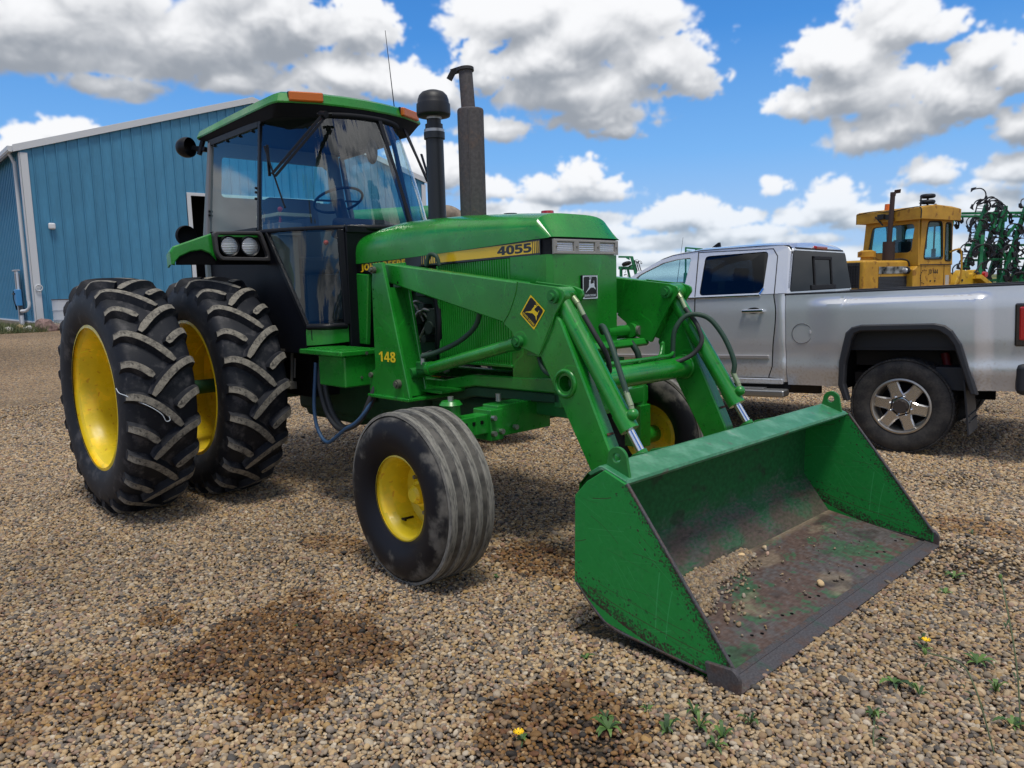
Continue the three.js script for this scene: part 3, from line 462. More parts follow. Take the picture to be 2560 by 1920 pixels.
  for (const c of [-0.19, 0, 0.19]) mesh('headlight', B(0.012, 0.05, 0.142, 2.955, 1.7765, c, 0, 0, 0, 0.004), lampGlass, tractor);
  for (const c of [-0.27, -0.095, 0.095, 0.27]) mesh('frame_screw', CY(V(2.966, 1.776, c), V(2.973, 1.776, c), 0.006, 0.006, 8), dullSteel, tractor);
  mesh('side_cowl', both(PL([[0.985, 1.16], [1.14, 1.16], [1.205, 1.668], [0.99, 1.685]], 0.325, 0.362, 0.006)), green, tractor);
  mesh('hood_lamp', [CY(V(2.52, 1.995, -0.14), V(2.52, 2.03, -0.14), 0.045, 0.04, 20)], redLens, tractor, 'low red lamp on top of the hood');
  mesh('filler_cap', [CY(V(2.2, 2.0, -0.12), V(2.2, 2.04, -0.12), 0.05, 0.045, 20)], black, tractor);
}
// leaping deer badges: print on raised plates
function deerTex(frame, ground, ink, W = 256, H = 330, round = 30) {
  return canvasTex(W, H, (c) => {
    c.fillStyle = frame; c.fillRect(0, 0, W, H);
    c.fillStyle = ground; c.beginPath(); c.roundRect(14, 14, W - 28, H - 28, round); c.fill();
    c.save(); c.translate(W / 2, H * 0.44); c.scale(W / 256, W / 256); c.fillStyle = ink; c.strokeStyle = ink; c.lineJoin = 'round'; c.lineCap = 'round';
    c.beginPath(); c.moveTo(-22, -62); c.lineTo(-6, -74); c.lineTo(12, -66); c.lineTo(10, -50); c.lineTo(2, -44); c.lineTo(8, -22); c.lineTo(46, -28); c.lineTo(66, -34); c.lineTo(74, -18); c.lineTo(72, 6); c.lineTo(88, 26); c.lineTo(96, 46); c.lineTo(84, 40); c.lineTo(60, 22); c.lineTo(34, 20); c.lineTo(6, 22); c.lineTo(-16, 40); c.lineTo(-52, 60); c.lineTo(-82, 86); c.lineTo(-74, 68); c.lineTo(-40, 34); c.lineTo(-22, 12); c.lineTo(-22, -18); c.lineTo(-16, -46); c.closePath(); c.fill();
    c.lineWidth = 6; c.beginPath(); c.moveTo(0, -70); c.lineTo(-4, -88); c.lineTo(-16, -96); c.moveTo(-4, -88); c.lineTo(2, -104); c.moveTo(8, -68); c.lineTo(14, -86); c.lineTo(8, -98); c.moveTo(14, -86); c.lineTo(24, -96); c.stroke();
    c.lineWidth = 8; c.beginPath(); c.moveTo(66, -32); c.lineTo(64, -56); c.stroke(); c.restore();
    c.fillStyle = ink; c.font = `bold ${Math.round(W * 0.135)}px sans-serif`; c.textAlign = 'center'; c.fillText('JOHN DEERE', W / 2, H * 0.90);
  });
}
{
  const quad = (w, h) => { const g = new THREE.PlaneGeometry(w, h); g.userData.keepUV = true; return g; };
  const bm = M(0xffffff, 0.3, { map: deerTex('#c9d2da', '#07080d', '#c9d2da', 300, 310), keepUV: true });
  mesh('nose_badge', B(0.016, 0.142, 0.142, 2.977, 1.541, -0.0, 0, 0, 0, 0.004), black, tractor);
  mesh('nose_badge_print', quad(0.134, 0.136).rotateY(Math.PI / 2).translate(2.9865, 1.541, 0), bm, tractor);
  const dm = M(0xffffff, 0.4, { map: deerTex('#f2cf12', '#0a0b0c', '#f2cf12', 256, 256, 26), keepUV: true });
  mesh('boom_decal', quad(0.132, 0.132).rotateZ(-0.68).translate(3.078, 1.418, 0.5885), dm, tractor);
  const font = await new FontLoader().loadAsync('fonts/droid/droid_sans_bold.typeface.json');
  const num = new TextGeometry('148', { font, size: 0.066, depth: 0.0015, curveSegments: 6 }); num.scale(1.28, 1, 1); num.translate(1.722, 1.092, 0.6555);
  mesh('mast_number', num, M(lin(0.9, 0.66, 0.02), 0.45), tractor);
}
// ---- cab
function resample(pts, n) { const c = new THREE.CatmullRomCurve3(pts.map((q) => V(...q)), false, 'centripetal'); return c.getSpacedPoints(n).map((q) => [q.x, q.y, q.z]); }
{
  const sillH = [[0.32, 2.03, 0.735], [0.62, 2.03, 0.62], [0.9, 2.03, 0.46], [1.06, 2.03, 0.26], [1.115, 2.03, 0]], topH = [[0.22, 2.86, 0.62], [0.5, 2.86, 0.47], [0.69, 2.86, 0.31], [0.765, 2.86, 0.16], [0.785, 2.86, 0]];
  const sym = (h) => [...h, ...h.slice(0, -1).reverse().map(([x, y, z]) => [x, y, -z])];
  const sill = resample(sym(sillH), 40), top = resample(sym(topH), 40), mid = (t) => sill.map((a, i) => a.map((v, k) => mix(v, top[i][k], t) + (k === 0 ? 0.02 * Math.sin(t * Math.PI) : 0)));
  const split = 22, sheetMat = M(lin(0.005, 0.006, 0.010), 0.5, { specularIntensity: 0.25 });
  const wave = texture(512, 8, (u) => { const k = clamp(0.5 + 0.55 * (noise3(u * 9, 1, 1) + 0.6 * noise3(u * 21, 4, 2) + 0.3 * noise3(u * 47, 6, 3))); return [k, k, k]; }, false);
  const screen = M(lin(0.80, 0.93, 0.95), 0.015, { transmission: 1, thickness: 0, ior: 2.0, bumpMap: wave, bumpScale: 0.004, keepUV: true });
  const pane = (i0, i1) => GRID([0, 0.25, 0.5, 0.75, 1].map((t) => mid(t).slice(i0, i1 + 1)), 3);
  mesh('windscreen', pane(0, split), screen, tractor);
  mesh('windscreen', pane(split, 40), screen, tractor);
  const bar = (a, b, w, m = black) => mesh('window_pillar', BAR(V(...a), V(...b), w, w * 0.8), m, tractor);
  bar(sill[0], top[0], 0.034); bar(sill[split], top[split], 0.04); bar(sill[40], top[40], 0.036);
  mesh('window_sill', [new THREE.TubeGeometry(new THREE.CatmullRomCurve3(sill.map((q) => V(q[0], q[1] - 0.015, q[2]))), 60, 0.022, 8)], black, tractor);
  mesh('window_header', [new THREE.TubeGeometry(new THREE.CatmullRomCurve3(top.map((q) => V(q[0], q[1] + 0.015, q[2]))), 60, 0.02, 8)], blackMatt, tractor);
  for (const s of [1, -1]) {
    const q = (x, y, z) => [x, y, z * s];
    const A = q(0.30, 2.03, 0.735), D = q(0.205, 2.85, 0.622), Bq = q(-0.62, 2.03, 0.735), Cq = q(-0.66, 2.83, 0.638);
    mesh('side_window', GRID(s > 0 ? [[Bq, A], [Cq, D]] : [[A, Bq], [D, Cq]], 3), tint, tractor);
    mesh('window_frame', [BAR(V(...Cq), V(...D), 0.05, 0.03), B(0.98, 0.09, 0.035, -0.24, 2.885, 0.618 * s), BAR(V(...Bq), V(...A), 0.05, 0.03)], black, tractor);
    mesh('window_pillar', BAR(V(...Bq), V(...Cq), 0.04, 0.04), M(lin(0.16, 0.16, 0.17), 0.5), tractor);
    if (s > 0) { const b = []; for (const [t, u] of [[0.1, 0.955], [0.37, 0.955], [0.63, 0.955], [0.88, 0.955], [0.97, 0.3], [0.97, 0.36], [0.97, 0.40], [0.03, 0.24], [0.03, 0.28]]) { const lo = V(...Bq).lerp(V(...A), t), hi = V(...Cq).lerp(V(...D), t), c = lo.lerp(hi, u); b.push(CY(c.clone().add(V(0, 0, 0.002)), c.clone().add(V(0, 0, 0.016)), 0.011, 0.009, 8)); } mesh('window_bolt', b, black, tractor); }
    // lower corner glass and its frame
    const TL = V(0.395, 2.005, 0.712 * s), BL = V(0.885, 1.31, 0.69 * s), BR = V(1.03, 1.31, 0.45 * s), TR = V(1.0, 2.0, 0.446 * s);
    const rows = []; for (let i = 0; i <= 6; i++) { const t = i / 6, l = BL.clone().lerp(TL, t), r = BR.clone().lerp(TR, t), row = []; for (let j = 0; j <= 8; j++) { const u = j / 8, p = l.clone().lerp(r, u); p.x += 0.05 * Math.sin(u * Math.PI); p.z += 0.03 * s * Math.sin(u * Math.PI); row.push([p.x, p.y, p.z]); } rows.push(s > 0 ? row : row.reverse()); }
    mesh('lower_window', GRID(rows, 3), tint, tractor);
    mesh('window_frame', [BAR(TL, BL, 0.03), BAR(TR, BR, 0.045), TB([[BL.x, BL.y - 0.01, BL.z], [(BL.x + BR.x) / 2 + 0.05, BL.y - 0.01, (BL.z + BR.z) / 2 + 0.03 * s], [BR.x, BR.y - 0.01, BR.z]], 0.024, 12)], black, tractor);
    const pr = (y) => { const o = []; for (let j = 0; j <= 8; j++) { const u = j / 8; o.push([mix(0.875, 1.035, u) + 0.05 * Math.sin(u * Math.PI), y + mix(0, 0.018, u), (mix(0.70, 0.44, u) + 0.03 * Math.sin(u * Math.PI)) * s]); } return s > 0 ? o : o.reverse(); };
    mesh('cab_corner_panel', SHELL([pr(1.165), pr(1.285)], 0.012, 0.5), green, tractor);
    // black side sheet behind the wheel
    const sheet = PL([[-0.72, 1.1], [0.86, 1.1], [0.885, 1.30], [0.37, 2.02], [-0.72, 2.02]], 0.675, 0.70, 0.006);
    mesh('side_sheet', s > 0 ? sheet : mir(sheet), sheetMat, tractor);
  }
  mesh('firewall', [B(0.04, 0.9, 0.87, 1.035, 1.57, 0), B(0.05, 0.05, 0.87, 1.05, 2.0, 0)], black, tractor);
  mesh('cab_floor', [B(1.6, 0.08, 1.36, 0.12, 1.24, 0), B(0.9, 0.5, 1.0, 0.1, 0.98, 0)], blackMatt, tractor);
  const rear = PL([[-0.735, 1.1], [0.735, 1.1], [0.735, 2.03], [0.63, 2.86], [-0.63, 2.86], [-0.735, 2.03]], -0.02, 0.02, 0.004, [roundPoly([[-0.54, 2.39], [0.56, 2.39], [0.53, 2.735], [-0.52, 2.735]], 0.04)]).rotateY(-Math.PI / 2).translate(-0.72, 0, 0);
  mesh('rear_wall', rear, M(lin(0.17, 0.215, 0.235), 0.8), tractor);
  mesh('rear_window', GRID([[[-0.72, 2.38, -0.55], [-0.72, 2.38, 0.57]], [[-0.72, 2.745, -0.53], [-0.72, 2.745, 0.54]]], 3), M(lin(0.50, 0.95, 1.0), 0.02, { transmission: 1, thickness: 0, ior: 1.5 }), tractor);
  // roof
  const half = [[-0.95, 2.885, 0], [-0.94, 2.885, 0.35], [-0.90, 2.89, 0.64], [-0.86, 2.892, 0.667], [-0.3, 2.912, 0.674], [0.25, 2.93, 0.676], [0.52, 2.938, 0.672], [0.575, 2.94, 0.655], [0.62, 2.94, 0.58], [0.70, 2.94, 0.40], [0.735, 2.94, 0.2], [0.75, 2.94, 0]];
  const loop = [...half, ...half.slice(0, -1).reverse().map(([x, y, z]) => [x, y, -z])];
  const ring = (dy, sx, lift = 0, ins = 0) => loop.map(([x, y, z]) => [x * sx - 0.04 * (1 - sx), y + dy + lift * (x + 0.9), z * (sx - ins)]);
  mesh('cab_roof', [GRID([ring(0, 0.985), ring(0, 1), ring(0.012, 1.004), ring(0.062, 0.985, 0.006, 0.012), ring(0.078, 0.955, 0.006, 0.03), ring(0.10, 0.80, 0.004, 0.03), ring(0.115, 0.4), ring(0.118, 0.02)].map((r) => [...r].reverse()), 0.5)], green, tractor);
  const inner = loop.map(([x, y, z], i) => { const t = clamp(x, -0.7, 0.78); return [x > 0.3 ? x - 0.03 - 0.28 * clamp(Math.abs(z) - 0.25) * 0.9 : Math.max(x, -0.72), 2.855, clamp(z, -0.63, 0.63)]; });
  mesh('roof_underside', [GRID([ring(0, 0.992), inner, inner.map(([x, y, z]) => [x * 0.3, 2.85, z * 0.3]), inner.map(([x, y, z]) => [x * 0.02, 2.85, z * 0.02])].map((r) => [...r]), 0.5)], blackMatt, tractor);
  for (const s of [1, -1]) {
    const mk = mesh('marker_lamp', [B(0.04, 0.07, 0.25, 0, 0, 0, 0, -0.40 * s, 0, 0.014).translate(0.672, 2.985, 0.475 * s)], amber, tractor);
    mesh('lamp_base', B(0.02, 0.076, 0.26, 0, 0, 0, 0, -0.40 * s).translate(0.652, 2.985, 0.467 * s), blackMatt, tractor);
    mk.castShadow = true;
  }
  // work lamps
  const dome = (r, d) => new THREE.SphereGeometry(r, 28, 16, 0, Math.PI * 2, 0, Math.PI * 0.62).rotateZ(Math.PI / 2).scale(d / r, 1, 1);
  for (const s of [1, -1]) {
    mesh('work_lamp', [dome(0.088, 0.10).rotateY(Math.PI).rotateY(0.5 * s + Math.PI).translate(-0.99, 2.835, 0.71 * s), BAR(V(-0.98, 2.83, 0.66 * s), V(-0.8, 2.80, 0.62 * s), 0.04), CY(V(-0.86, 2.76, 0.66 * s), V(-0.84, 2.9, 0.62 * s), 0.022)], black, tractor);
    mesh('fender_lamp', [dome(0.078, 0.07).translate(-0.02, 2.0, 1.16 * s), CY(V(-0.05, 1.9, 1.15 * s), V(-0.05, 1.96, 1.15 * s), 0.02)], blackMatt, tractor);
  }
  // fenders with the headlight boxes
  for (const s of [1, -1]) {
    const f = PL([[1.095, 1.80], [1.14, 1.85], [1.20, 1.874], [1.28, 1.862], [1.36, 1.825], [1.392, 1.79], [1.396, 1.765], [1.418, 1.772], [1.424, 1.86], [1.40, 1.897], [1.12, 1.996]], 0, 0.03, 0.008).rotateY(-Math.PI / 2).translate(0.345, 0, 0);
    const topS = SHELL([0.26, 0.28, 0.30, 0.32, 0.335].map((x, i) => [[x, 1.99 - [0.02, 0.01, 0, 0, 0][i], 0.70], [x, 1.985 - [0.02, 0.01, 0, 0, 0][i], 1.12], [x, 1.89 - [0.02, 0.01, 0, 0, 0][i], 1.40], [x, 1.86 - [0.02, 0.01, 0, 0, 0][i], 1.422], [x, 1.77 - [0.02, 0.01, 0, 0, 0][i], 1.42]]), 0.012, 0.6);
    mesh('fender', s > 0 ? [f, topS] : [mir(f), mir(topS)], green, tractor);
    const linerG = PL([[0.70, 1.77], [1.385, 1.768], [1.38, 1.86], [1.12, 1.975], [0.70, 1.98]], 0.0, 0.012, 0.002).rotateY(-Math.PI / 2).translate(0.335, 0, 0);
    mesh('fender_liner', s > 0 ? linerG : mir(linerG), darkVoid, tractor);
    const box = PL(roundPoly([[0.672, 1.795], [1.085, 1.80], [1.118, 1.85], [1.128, 2.005], [0.757, 2.02]], 0.03), 0, 0.05, 0.005, [roundPoly([[0.712, 1.822], [1.07, 1.825], [1.095, 1.86], [1.10, 1.985], [0.775, 1.997]], 0.03)]).rotateY(-Math.PI / 2).translate(0.40, 0, 0);
    const back = B(0.03, 0.21, 0.42, 0.30, 1.905, 0.9, 0, 0, 0, 0.01);
    mesh('headlight_box', s > 0 ? box : mir(box), M(lin(0.045, 0.043, 0.045), 0.6), tractor); mesh('headlight_box_back', s > 0 ? back : mir(back), darkVoid, tractor);
    for (const z of [1.0, 0.842]) {
      const h = part('headlight', tractor, [0.345, 1.906, z * s]);
      mesh('lens', [new THREE.SphereGeometry(0.15, 28, 8, 0, Math.PI * 2, 0, 0.43).rotateZ(-Math.PI / 2).translate(-0.115, 0, 0)], lampGlass, h);
      mesh('bezel', LZ([[0.060, 0.0], [0.064, 0.022], [0.074, 0.03], [0.078, 0.0], [0.078, -0.04]], 32).rotateY(Math.PI / 2), black, h);
    }
  }
  // wipers
  const bl = (a, b) => [BAR(V(...a), V(...b), 0.012, 0.02)];
  mesh('wiper', [...bl([0.765, 2.845, 0.405], [0.70, 2.40, 0.80]), ...bl([0.775, 2.845, 0.375], [0.72, 2.385, 0.785]), CY(V(0.74, 2.86, 0.40), V(0.80, 2.85, 0.39), 0.025), BAR(V(0.72, 2.86, 0.42), V(0.79, 2.86, 0.33), 0.02), ...bl([0.655, 2.61, 0.80], [0.665, 2.39, 0.80]), ...bl([0.64, 2.60, 0.815], [0.76, 2.16, 0.745])], black, tractor);
  mesh('wiper', [...bl([0.62, 2.87, -0.46], [0.88, 2.42, -0.47]), ...bl([0.64, 2.87, -0.43], [0.90, 2.44, -0.45]), ...bl([0.80, 2.65, -0.48], [0.98, 2.16, -0.5])], black, tractor);
  // inside
  mesh('steering_wheel', [new THREE.TorusGeometry(0.20, 0.011, 10, 40).rotateX(Math.PI / 2).rotateZ(0.42).translate(0.36, 2.29, 0.05), BAR(V(0.36, 2.29, -0.14), V(0.36, 2.28, 0.24), 0.03, 0.014), CY(V(0.36, 2.28, 0.05), V(0.66, 1.6, 0.05), 0.05)], black, tractor);
  mesh('dashboard', [B(0.2, 0.16, 0.5, 0.72, 2.02, 0.05, 0, 0, -0.3, 0.03), B(0.16, 0.7, 0.4, 0.78, 1.6, 0.05)], blackMatt, tractor);
  mesh('seat', [B(0.5, 0.14, 0.52, -0.22, 1.78, 0, 0, 0, 0, 0.05), B(0.14, 0.62, 0.5, -0.5, 2.08, 0, 0, 0, 0.12, 0.06), B(0.3, 0.4, 0.3, -0.2, 1.5, 0)], M(lin(0.07, 0.065, 0.06), 0.85), tractor);
  mesh('side_console', [B(0.75, 0.5, 0.22, -0.1, 1.75, 0.5), B(0.4, 0.1, 0.2, 0.1, 2.05, 0.46)], M(lin(0.10, 0.10, 0.095), 0.7), tractor);
  mesh('console_tray', B(0.38, 0.03, 0.3, 0.05, 2.17, 0.38), M(lin(0.42, 0.40, 0.24), 0.6), tractor);
  mesh('control_lever', [CY(V(0.2, 2.08, 0.5), V(0.22, 2.2, 0.5), 0.008), CY(V(0.05, 2.05, 0.42), V(0.08, 2.15, 0.42), 0.008), new THREE.SphereGeometry(0.02, 12, 8).translate(0.22, 2.21, 0.5), new THREE.SphereGeometry(0.02, 12, 8).translate(0.6, 1.93, 0.33)], M(lin(0.5, 0.02, 0.015), 0.4), tractor);
  mesh('cab_mirror', [new THREE.SphereGeometry(0.1, 20, 14).scale(0.2, 1.0, 0.55).translate(0.62, 2.66, -0.12), CY(V(0.62, 2.72, -0.12), V(0.6, 2.86, -0.12), 0.008)], black, tractor);
  mesh('antenna', CY(V(0.44, 2.99, -0.5), V(0.345, 3.73, -0.5), 0.005, 0.0025, 6), black, tractor);
}
// ---- stacks
mesh('air_intake', [CY(V(1.575, 1.98, 0), V(1.575, 2.70, 0), 0.064, 0.062, 32), CY(V(1.575, 2.60, 0), V(1.575, 2.645, 0), 0.074, 0.074, 32), CY(V(1.575, 2.70, 0), V(1.575, 2.76, 0), 0.05, 0.05, 24), CY(V(1.575, 1.99, 0), V(1.575, 2.06, 0), 0.072, 0.07, 32)], M(lin(0.014, 0.017, 0.023), 0.42), tractor);
mesh('intake_cap', new THREE.LatheGeometry([[0.0, 0.182], [0.045, 0.178], [0.078, 0.166], [0.099, 0.144], [0.109, 0.115], [0.111, 0.09], [0.118, 0.086], [0.119, 0.02], [0.114, 0.004], [0.08, 0.0], [0.04, 0]].reverse().map((q) => new THREE.Vector2(...q)), 48).translate(1.575, 2.75, 0), M(lin(0.013, 0.014, 0.017), 0.5), tractor);
mesh('hose_clamp', [CY(V(1.575, 2.635, 0), V(1.575, 2.665, 0), 0.071, 0.071, 32), CY(V(1.575, 2.735, 0), V(1.575, 2.75, 0), 0.055, 0.055, 24)], M(lin(0.5, 0.5, 0.5), 0.4, { metalness: 0.7 }), tractor);
{
  const rustTex = texture(256, 256, (u, v) => { const n = soil(u, v, 4, 11), f = tfbm(u, v, 24, 3, 2), r = sstep(0.15, 0.5, n + f * 0.4); return [mix(0.095, 0.115, r) * (1 + f * 0.4), mix(0.086, 0.088, r) * (1 + f * 0.4), mix(0.088, 0.080, r) * (1 + f * 0.4)]; }, true, 2);
  const sooty = M(0xffffff, 0.75, { map: rustTex, metalness: 0.2 });
  mesh('exhaust_muffler', [new THREE.LatheGeometry([[0.047, 0.755], [0.083, 0.75], [0.088, 0.74], [0.088, 0], [0.05, 0]].reverse().map((q) => new THREE.Vector2(...q)), 40).translate(1.965, 1.985, 0), B(0.012, 0.72, 0.01, 2.02, 2.36, 0.068)], sooty, tractor);
  mesh('exhaust_pipe', [CY(V(1.948, 2.70, 0), V(1.928, 2.985, 0), 0.047, 0.046, 28)], sooty, tractor);
  mesh('rain_cap', [CY(V(1.927, 2.985, 0), V(1.925, 3.005, 0), 0.058, 0.058, 28), BAR(V(1.90, 3.0, 0.02), V(1.83, 2.992, 0.04), 0.04, 0.016), BAR(V(1.845, 2.995, 0.035), V(1.815, 2.945, 0.05), 0.04, 0.016)], M(lin(0.03, 0.028, 0.028), 0.7), tractor);
}
// ---- step, tank and hoses under the cab
mesh('step_plate', [B(0.56, 0.035, 0.34, 1.22, 1.135, 0.63, 0, 0, 0, 0.008), ...[0, 1, 2, 3, 4, 5, 6].map((k) => B(0.03, 0.008, 0.25, 1.0 + k * 0.075, 1.155, 0.63))], green, tractor);
mesh('tool_box', [B(0.34, 0.215, 0.28, 1.30, 1.01, 0.62, 0, 0, 0, 0.012)], green, tractor);
mesh('tool_box_bolt', [CY(V(1.47, 0.965, 0.63), V(1.476, 0.965, 0.63), 0.009), CY(V(1.49, 1.13, 0.60), V(1.503, 1.13, 0.60), 0.012)], steel, tractor);
mesh('hydraulic_hose', TB([[0.92, 1.04, 0.66], [0.93, 0.92, 0.68], [0.93, 0.72, 0.7], [0.95, 0.58, 0.7], [1.03, 0.49, 0.7], [1.10, 0.475, 0.7], [1.2, 0.52, 0.7], [1.33, 0.595, 0.7], [1.48, 0.66, 0.7], [1.58, 0.75, 0.68], [1.62, 0.86, 0.64]], 0.0135, 80, 10), blueHose, tractor, 'hose faded to blue looping below the step');
mesh('hydraulic_hose', TB([[0.93, 1.06, 0.62], [0.96, 0.9, 0.66], [1.03, 0.76, 0.68], [1.12, 0.66, 0.69], [1.25, 0.59, 0.69], [1.40, 0.62, 0.69], [1.53, 0.70, 0.68], [1.60, 0.82, 0.66], [1.65, 0.95, 0.62]], 0.02, 80, 10), hoseMat, tractor);
mesh('hydraulic_hose', TB([[0.95, 1.06, 0.6], [1.0, 0.9, 0.64], [1.07, 0.76, 0.66], [1.17, 0.65, 0.67], [1.28, 0.60, 0.67], [1.42, 0.64, 0.67], [1.55, 0.74, 0.66], [1.62, 0.86, 0.63], [1.66, 0.96, 0.6]], 0.02, 80, 10), hoseMat, tractor);
mesh('brake_linkage', [CY(V(0.5, 1.1, 0.62), V(0.5, 0.86, 0.64), 0.012), CY(V(0.54, 1.05, 0.62), V(0.55, 0.9, 0.64), 0.008), B(0.06, 0.06, 0.06, 0.5, 0.84, 0.64), B(0.2, 0.03, 0.2, 0.45, 1.12, 0.6)], dullSteel, tractor);

// ---- loader
{
  const zo = 0.65, mast = [[1.665, 1.035], [1.672, 1.60], [1.692, 1.728], [1.797, 1.731], [1.835, 1.60], [2.03, 0.90], [2.035, 0.868], [1.60, 0.856], [1.59, 0.885], [1.59, 1.0]];
  for (const s of [1, -1]) {
    const m = part('loader_mast'), f = (g) => (s > 0 ? g : [].concat(g).map(mir));
    mesh('mast_plate', f(PL(mast, zo - 0.028, zo, 0.005)), green, m);
    mesh('mast_plate', f(PL([[1.60, 0.9], [1.672, 1.60], [1.692, 1.728], [1.797, 1.731], [1.83, 1.60], [1.98, 0.9]], 0.455, 0.478, 0.004)), green, m);
    mesh('mast_front', f(GRID([[[1.845, 1.57, zo - 0.012], [1.775, 1.57, 0.46]], [[1.97, 1.10, zo - 0.012], [1.905, 1.09, 0.46]], [[2.03, 0.88, zo - 0.012], [1.965, 0.87, 0.46]]].map((r) => [...r].reverse()).reverse(), 0.3)), green, m);
    mesh('mast_foot', f([B(0.46, 0.022, 0.34, 1.82, 0.858, 0.50), B(0.5, 0.02, 0.2, 1.92, 0.90, 0.40)]), green, m);
    mesh('mast_bolt', f([CY(V(1.715, 1.685, 0.64), V(1.715, 1.685, 0.672), 0.022, 0.022, 16), CY(V(1.715, 1.685, 0.67), V(1.715, 1.685, 0.69), 0.014, 0.014, 6), CY(V(1.625, 0.995, zo), V(1.625, 0.995, zo + 0.016), 0.018, 0.018, 6), CY(V(1.93, 0.955, zo), V(1.93, 0.955, zo + 0.025), 0.03, 0.028, 16), CY(V(1.93, 0.955, zo + 0.02), V(1.93, 0.955, zo + 0.036), 0.018, 0.018, 6)]), M(lin(0.10, 0.11, 0.08), 0.65, { metalness: 0.3 }), m);
    mesh('mast_hole', f([1.56, 1.50, 1.44].map((y) => CY(V(1.69, y, zo - 0.01), V(1.69, y, zo + 0.0012), 0.005))), darkVoid, m);
    // boom
    const b = part('loader_boom');
    const arm = roundPoly([[1.63, 1.69], [1.716, 1.728], [2.981, 1.578], [2.981, 1.31], [2.848, 1.355], [1.726, 1.607], [1.64, 1.63]], 0.012);
    mesh('boom_arm', f(PL(arm, 0.49, 0.575, 0.008)), green, b);
    const knee = roundPoly([[2.965, 1.582], [3.245, 1.55], [3.305, 1.53], [3.312, 1.50], [3.237, 1.404], [3.115, 1.188], [2.955, 1.235], [2.915, 1.31], [2.845, 1.357]], 0.012);
    mesh('boom_knee_plate', f(PL(knee, 0.572, 0.586, 0.003)), green, b); mesh('boom_knee_plate', f(PL(knee, 0.43, 0.446, 0.003)), green, b);
    mesh('boom_weld', f([TB([[2.967, 1.58, 0.586], [2.955, 1.53, 0.586], [2.90, 1.42, 0.586], [2.848, 1.358, 0.586]], 0.004, 20, 6), TB([[3.237, 1.404, 0.587], [3.20, 1.32, 0.587], [3.118, 1.19, 0.587]], 0.0035, 16, 6)]), green, b);
    const shin = roundPoly([[3.115, 1.188], [3.237, 1.404], [3.265, 1.385], [3.60, 0.705], [3.62, 0.62], [3.56, 0.56], [3.478, 0.575]], 0.014);
    mesh('boom_shin', f(PL(shin, 0.49, 0.578, 0.008, [circlePath(3.296, 1.05, 0.05)])), green, b);
    mesh('boom_weld', f([new THREE.TorusGeometry(0.066, 0.012, 10, 40).translate(3.296, 1.05, 0.578)]), green, b);
    const pinN = f([CY(V(3.237, 1.50, 0.40), V(3.237, 1.50, 0.605), 0.036, 0.036, 24), CY(V(3.237, 1.50, 0.6), V(3.237, 1.50, 0.622), 0.022, 0.02, 6), CY(V(2.975, 1.26, 0.44), V(2.975, 1.26, 0.615), 0.03, 0.03, 20), CY(V(2.975, 1.26, 0.61), V(2.975, 1.26, 0.626), 0.018, 0.018, 6), CY(V(3.237, 1.5, 0.386), V(3.237, 1.5, 0.40), 0.022, 0.022, 6)]);
    mesh('boom_pin', pinN, greenDull, b);
    mesh('boom_hole', f(CY(V(1.86, 1.60, 0.56), V(1.86, 1.60, 0.5765), 0.008)), darkVoid, b);
    mesh('scuff_mark', f(B(0.004, 0.012, 0.05, 3.556, 0.81, 0.535, 0, 0, 0.46, 0.001)), M(lin(0.12, 0.045, 0.03), 0.9), b);
    // lift cylinder
    const l = part('lift_cylinder');
    mesh('barrel', f([CY(V(2.10, 1.052, 0.535), V(2.90, 1.243, 0.535), 0.037, 0.037, 28), CY(V(2.10, 1.052, 0.535), V(2.13, 1.059, 0.535), 0.044, 0.044, 24), CY(V(2.87, 1.236, 0.535), V(2.90, 1.243, 0.535), 0.042, 0.042, 24)]), green, l);
    mesh('rod_end', f([CY(V(1.98, 1.02, 0.535), V(2.10, 1.052, 0.535), 0.022), CY(V(1.965, 1.018, 0.48), V(1.965, 1.018, 0.59), 0.035), CY(V(2.89, 1.24, 0.535), V(2.975, 1.26, 0.535), 0.026), B(0.1, 0.05, 0.05, 2.05, 1.07, 0.54)]), greenDull, l);
    mesh('fitting', f([CY(V(2.06, 1.08, 0.55), V(2.06, 1.13, 0.55), 0.018, 0.016, 8)]), steel, l);
    // bucket cylinder
    const k = part('bucket_cylinder'), p0 = V(3.205, 1.502, 0.513), p1 = V(3.707, 0.772, 0.513), at = (t) => p0.clone().lerp(p1, t);
    mesh('barrel', f([CY(at(0.04), at(0.905), 0.046, 0.046, 32), CY(at(0.80), at(0.91), 0.05, 0.05, 32), CY(V(3.225, 1.50, 0.455), V(3.225, 1.50, 0.567), 0.05, 0.05, 24)]), green, k);
    mesh('piston_rod', f(CY(at(0.9), at(1.06), 0.021, 0.021, 20)), chrome, k);
    mesh('rod_end', f([CY(at(1.04), at(1.13), 0.03, 0.03, 20), CY(V(3.755, 0.70, 0.46), V(3.755, 0.70, 0.566), 0.034)]), green, k);
    const fit = at(0.845).add(V(0.05, 0.035, 0.0));
    mesh('fitting', f([CY(at(0.845), fit, 0.03, 0.026, 16), new THREE.SphereGeometry(0.03, 16, 12).translate(fit.x, fit.y, fit.z), CY(at(0.06).add(V(0.02, 0.04, -0.02)), at(0.06).add(V(0.03, 0.06, -0.03)), 0.022)]), green, k);
    const h0 = fit.clone().add(V(-0.01, 0.04, 0));
    mesh('coupling', f([CY(fit, h0, 0.014), CY(h0, h0.clone().add(V(-0.035, 0.07, -0.005)), 0.015, 0.014, 12), CY(V(3.265, 1.50, 0.48), V(3.30, 1.46, 0.475), 0.016), CY(V(3.30, 1.46, 0.475), V(3.335, 1.40, 0.47), 0.013)]), M(lin(0.35, 0.42, 0.25), 0.4, { metalness: 0.5 }), k);
